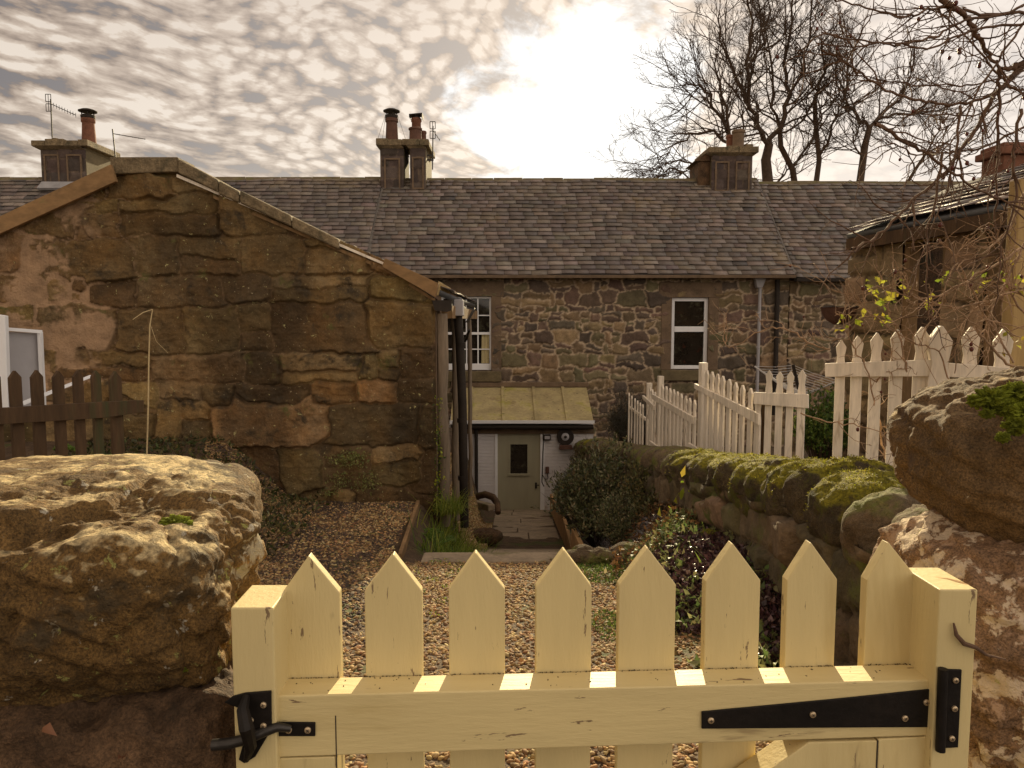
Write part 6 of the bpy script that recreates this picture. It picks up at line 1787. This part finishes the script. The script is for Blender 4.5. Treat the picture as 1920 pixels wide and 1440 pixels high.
briar('rose_bush', 'overhanging bare rose branches with dark hips at the top right', [
    ([(1740, -40), (1775, 5), (1812, 32), (1835, 70), (1858, 105), (1874, 128)], .014, 3.2, 3.4),
    ([(1960, 105), (1920, 118), (1895, 128), (1874, 128)], .016, 3.4, 3.4),
    ([(1874, 128), (1872, 190), (1871, 280), (1868, 380), (1866, 450)], .008, 3.4, 3.4),
    ([(1960, 90), (1900, 140), (1865, 180), (1830, 240), (1795, 290), (1760, 335), (1700, 385), (1650, 440), (1597, 466)], .011, 3.5, 3.1),
    ([(1960, 80), (1880, 165), (1800, 195), (1735, 190), (1680, 178), (1630, 150), (1585, 118), (1540, 92)], .008, 3.5, 3.1),
    ([(1930, 20), (1850, 30), (1780, 12), (1740, 20), (1700, 32), (1640, 18), (1560, -5)], .007, 3.4, 3.0),
    ([(1960, -10), (1880, 25), (1810, 38), (1750, 70), (1680, 84), (1610, 75), (1540, 60)], .0065, 3.4, 3.0),
    ([(1960, 40), (1860, 50), (1800, 65), (1740, 92), (1670, 80), (1600, 88), (1530, 82)], .006, 3.3, 3.1),
    ([(1640, 232), (1690, 262), (1740, 292), (1800, 335), (1860, 368), (1940, 400)], .008, 3.0, 3.3),
    ([(1960, 120), (1870, 150), (1800, 160), (1720, 158), (1650, 150), (1590, 140)], .005, 3.6, 3.2),
    ([(1960, 200), (1880, 150), (1840, 100), (1800, 60), (1760, 20), (1745, -30)], .006, 3.7, 3.3),
    ([(1930, 230), (1860, 270), (1790, 285), (1720, 288), (1660, 262)], .006, 3.5, 3.1),
    ([(1915, 205), (1898, 300), (1905, 380), (1880, 460), (1872, 530)], .007, 3.3, 3.3),
    ([(1765, 290), (1755, 380), (1740, 430), (1738, 520), (1743, 600)], .006, 3.2, 3.2),
    ([(1800, 200), (1790, 300), (1770, 370), (1745, 430)], .006, 3.3, 3.2),
    ([(1960, 150), (1850, 210), (1790, 215), (1730, 215)], .005, 3.5, 3.2),
    ([(1960, -20), (1900, 70), (1840, 160), (1790, 260), (1740, 290)], .006, 3.5, 3.2),
], 3.3, 51, ntw=9, hips=45, twl=.30)
briar('rose_bush', 'tangled pale rose stems with a few yellow leaves around the nearest white fence panel', [
    ([(1960, 640), (1900, 560), (1880, 480), (1860, 420), (1820, 440)], .006, 3.6, 3.4),
    ([(1960, 720), (1900, 690), (1850, 640), (1830, 610), (1860, 600), (1905, 630)], .007, 3.4, 3.3),
    ([(1700, 700), (1690, 640), (1672, 600), (1665, 560), (1650, 530)], .005, 3.7, 3.7),
    ([(1780, 720), (1760, 660), (1710, 640), (1650, 600), (1600, 560), (1550, 540)], .004, 3.6, 3.5),
    ([(1640, 760), (1625, 690), (1600, 650), (1580, 600), (1590, 560)], .004, 3.7, 3.7),
    ([(1555, 655), (1520, 645), (1480, 618), (1430, 618), (1385, 645), (1362, 648), (1358, 620), (1362, 595)], .0045, 3.7, 4.2),
    ([(1940, 450), (1860, 500), (1790, 540), (1730, 560), (1690, 550), (1640, 535)], .006, 3.5, 3.4),
    ([(1960, 520), (1870, 560), (1800, 575), (1740, 565), (1670, 530)], .005, 3.5, 3.4),
    ([(1960, 600), (1900, 540), (1850, 560), (1800, 620), (1790, 700)], .006, 3.6, 3.6),
    ([(1500, 775), (1560, 792), (1620, 800), (1680, 818), (1720, 830)], .004, 3.8, 3.5),
    ([(1660, 860), (1650, 800), (1640, 740), (1655, 700), (1690, 690)], .006, 3.9, 3.7),
    ([(1960, 380), (1915, 470), (1870, 560), (1840, 640)], .007, 3.5, 3.5),
    ([(1930, 340), (1895, 420), (1850, 470), (1790, 500), (1770, 560)], .006, 3.4, 3.4),
    ([(1900, 680), (1830, 560), (1790, 480), (1760, 450)], .005, 3.5, 3.5),
], 3.6, 52, ntw=16, hips=26, twl=.22, matn='bark_sunlit', leavespx=[(1640, 535, 10), (1660, 565, 8), (1690, 545, 6), (1585, 605, 9), (1655, 605, 9), (1650, 575, 5), (1755, 525, 6), (1748, 560, 6), (1880, 505, 8), (1900, 530, 8), (1905, 640, 7), (1830, 520, 5)], lsz=.045)

p = scatter(260, (-2.4, 1.3), (1.2, 7.5), gcond, 91, dz=.02)
o = leaves('fallen_leaves', p, np.tile([0, 0, .15], (len(p), 1)), .045, .5, [(.20, .11, .05), (.28, .18, .08), (.12, .07, .04), (.30, .26, .16)], MT['leaf'], seed=92, jit=1.0); tag(o, kind='stuff')
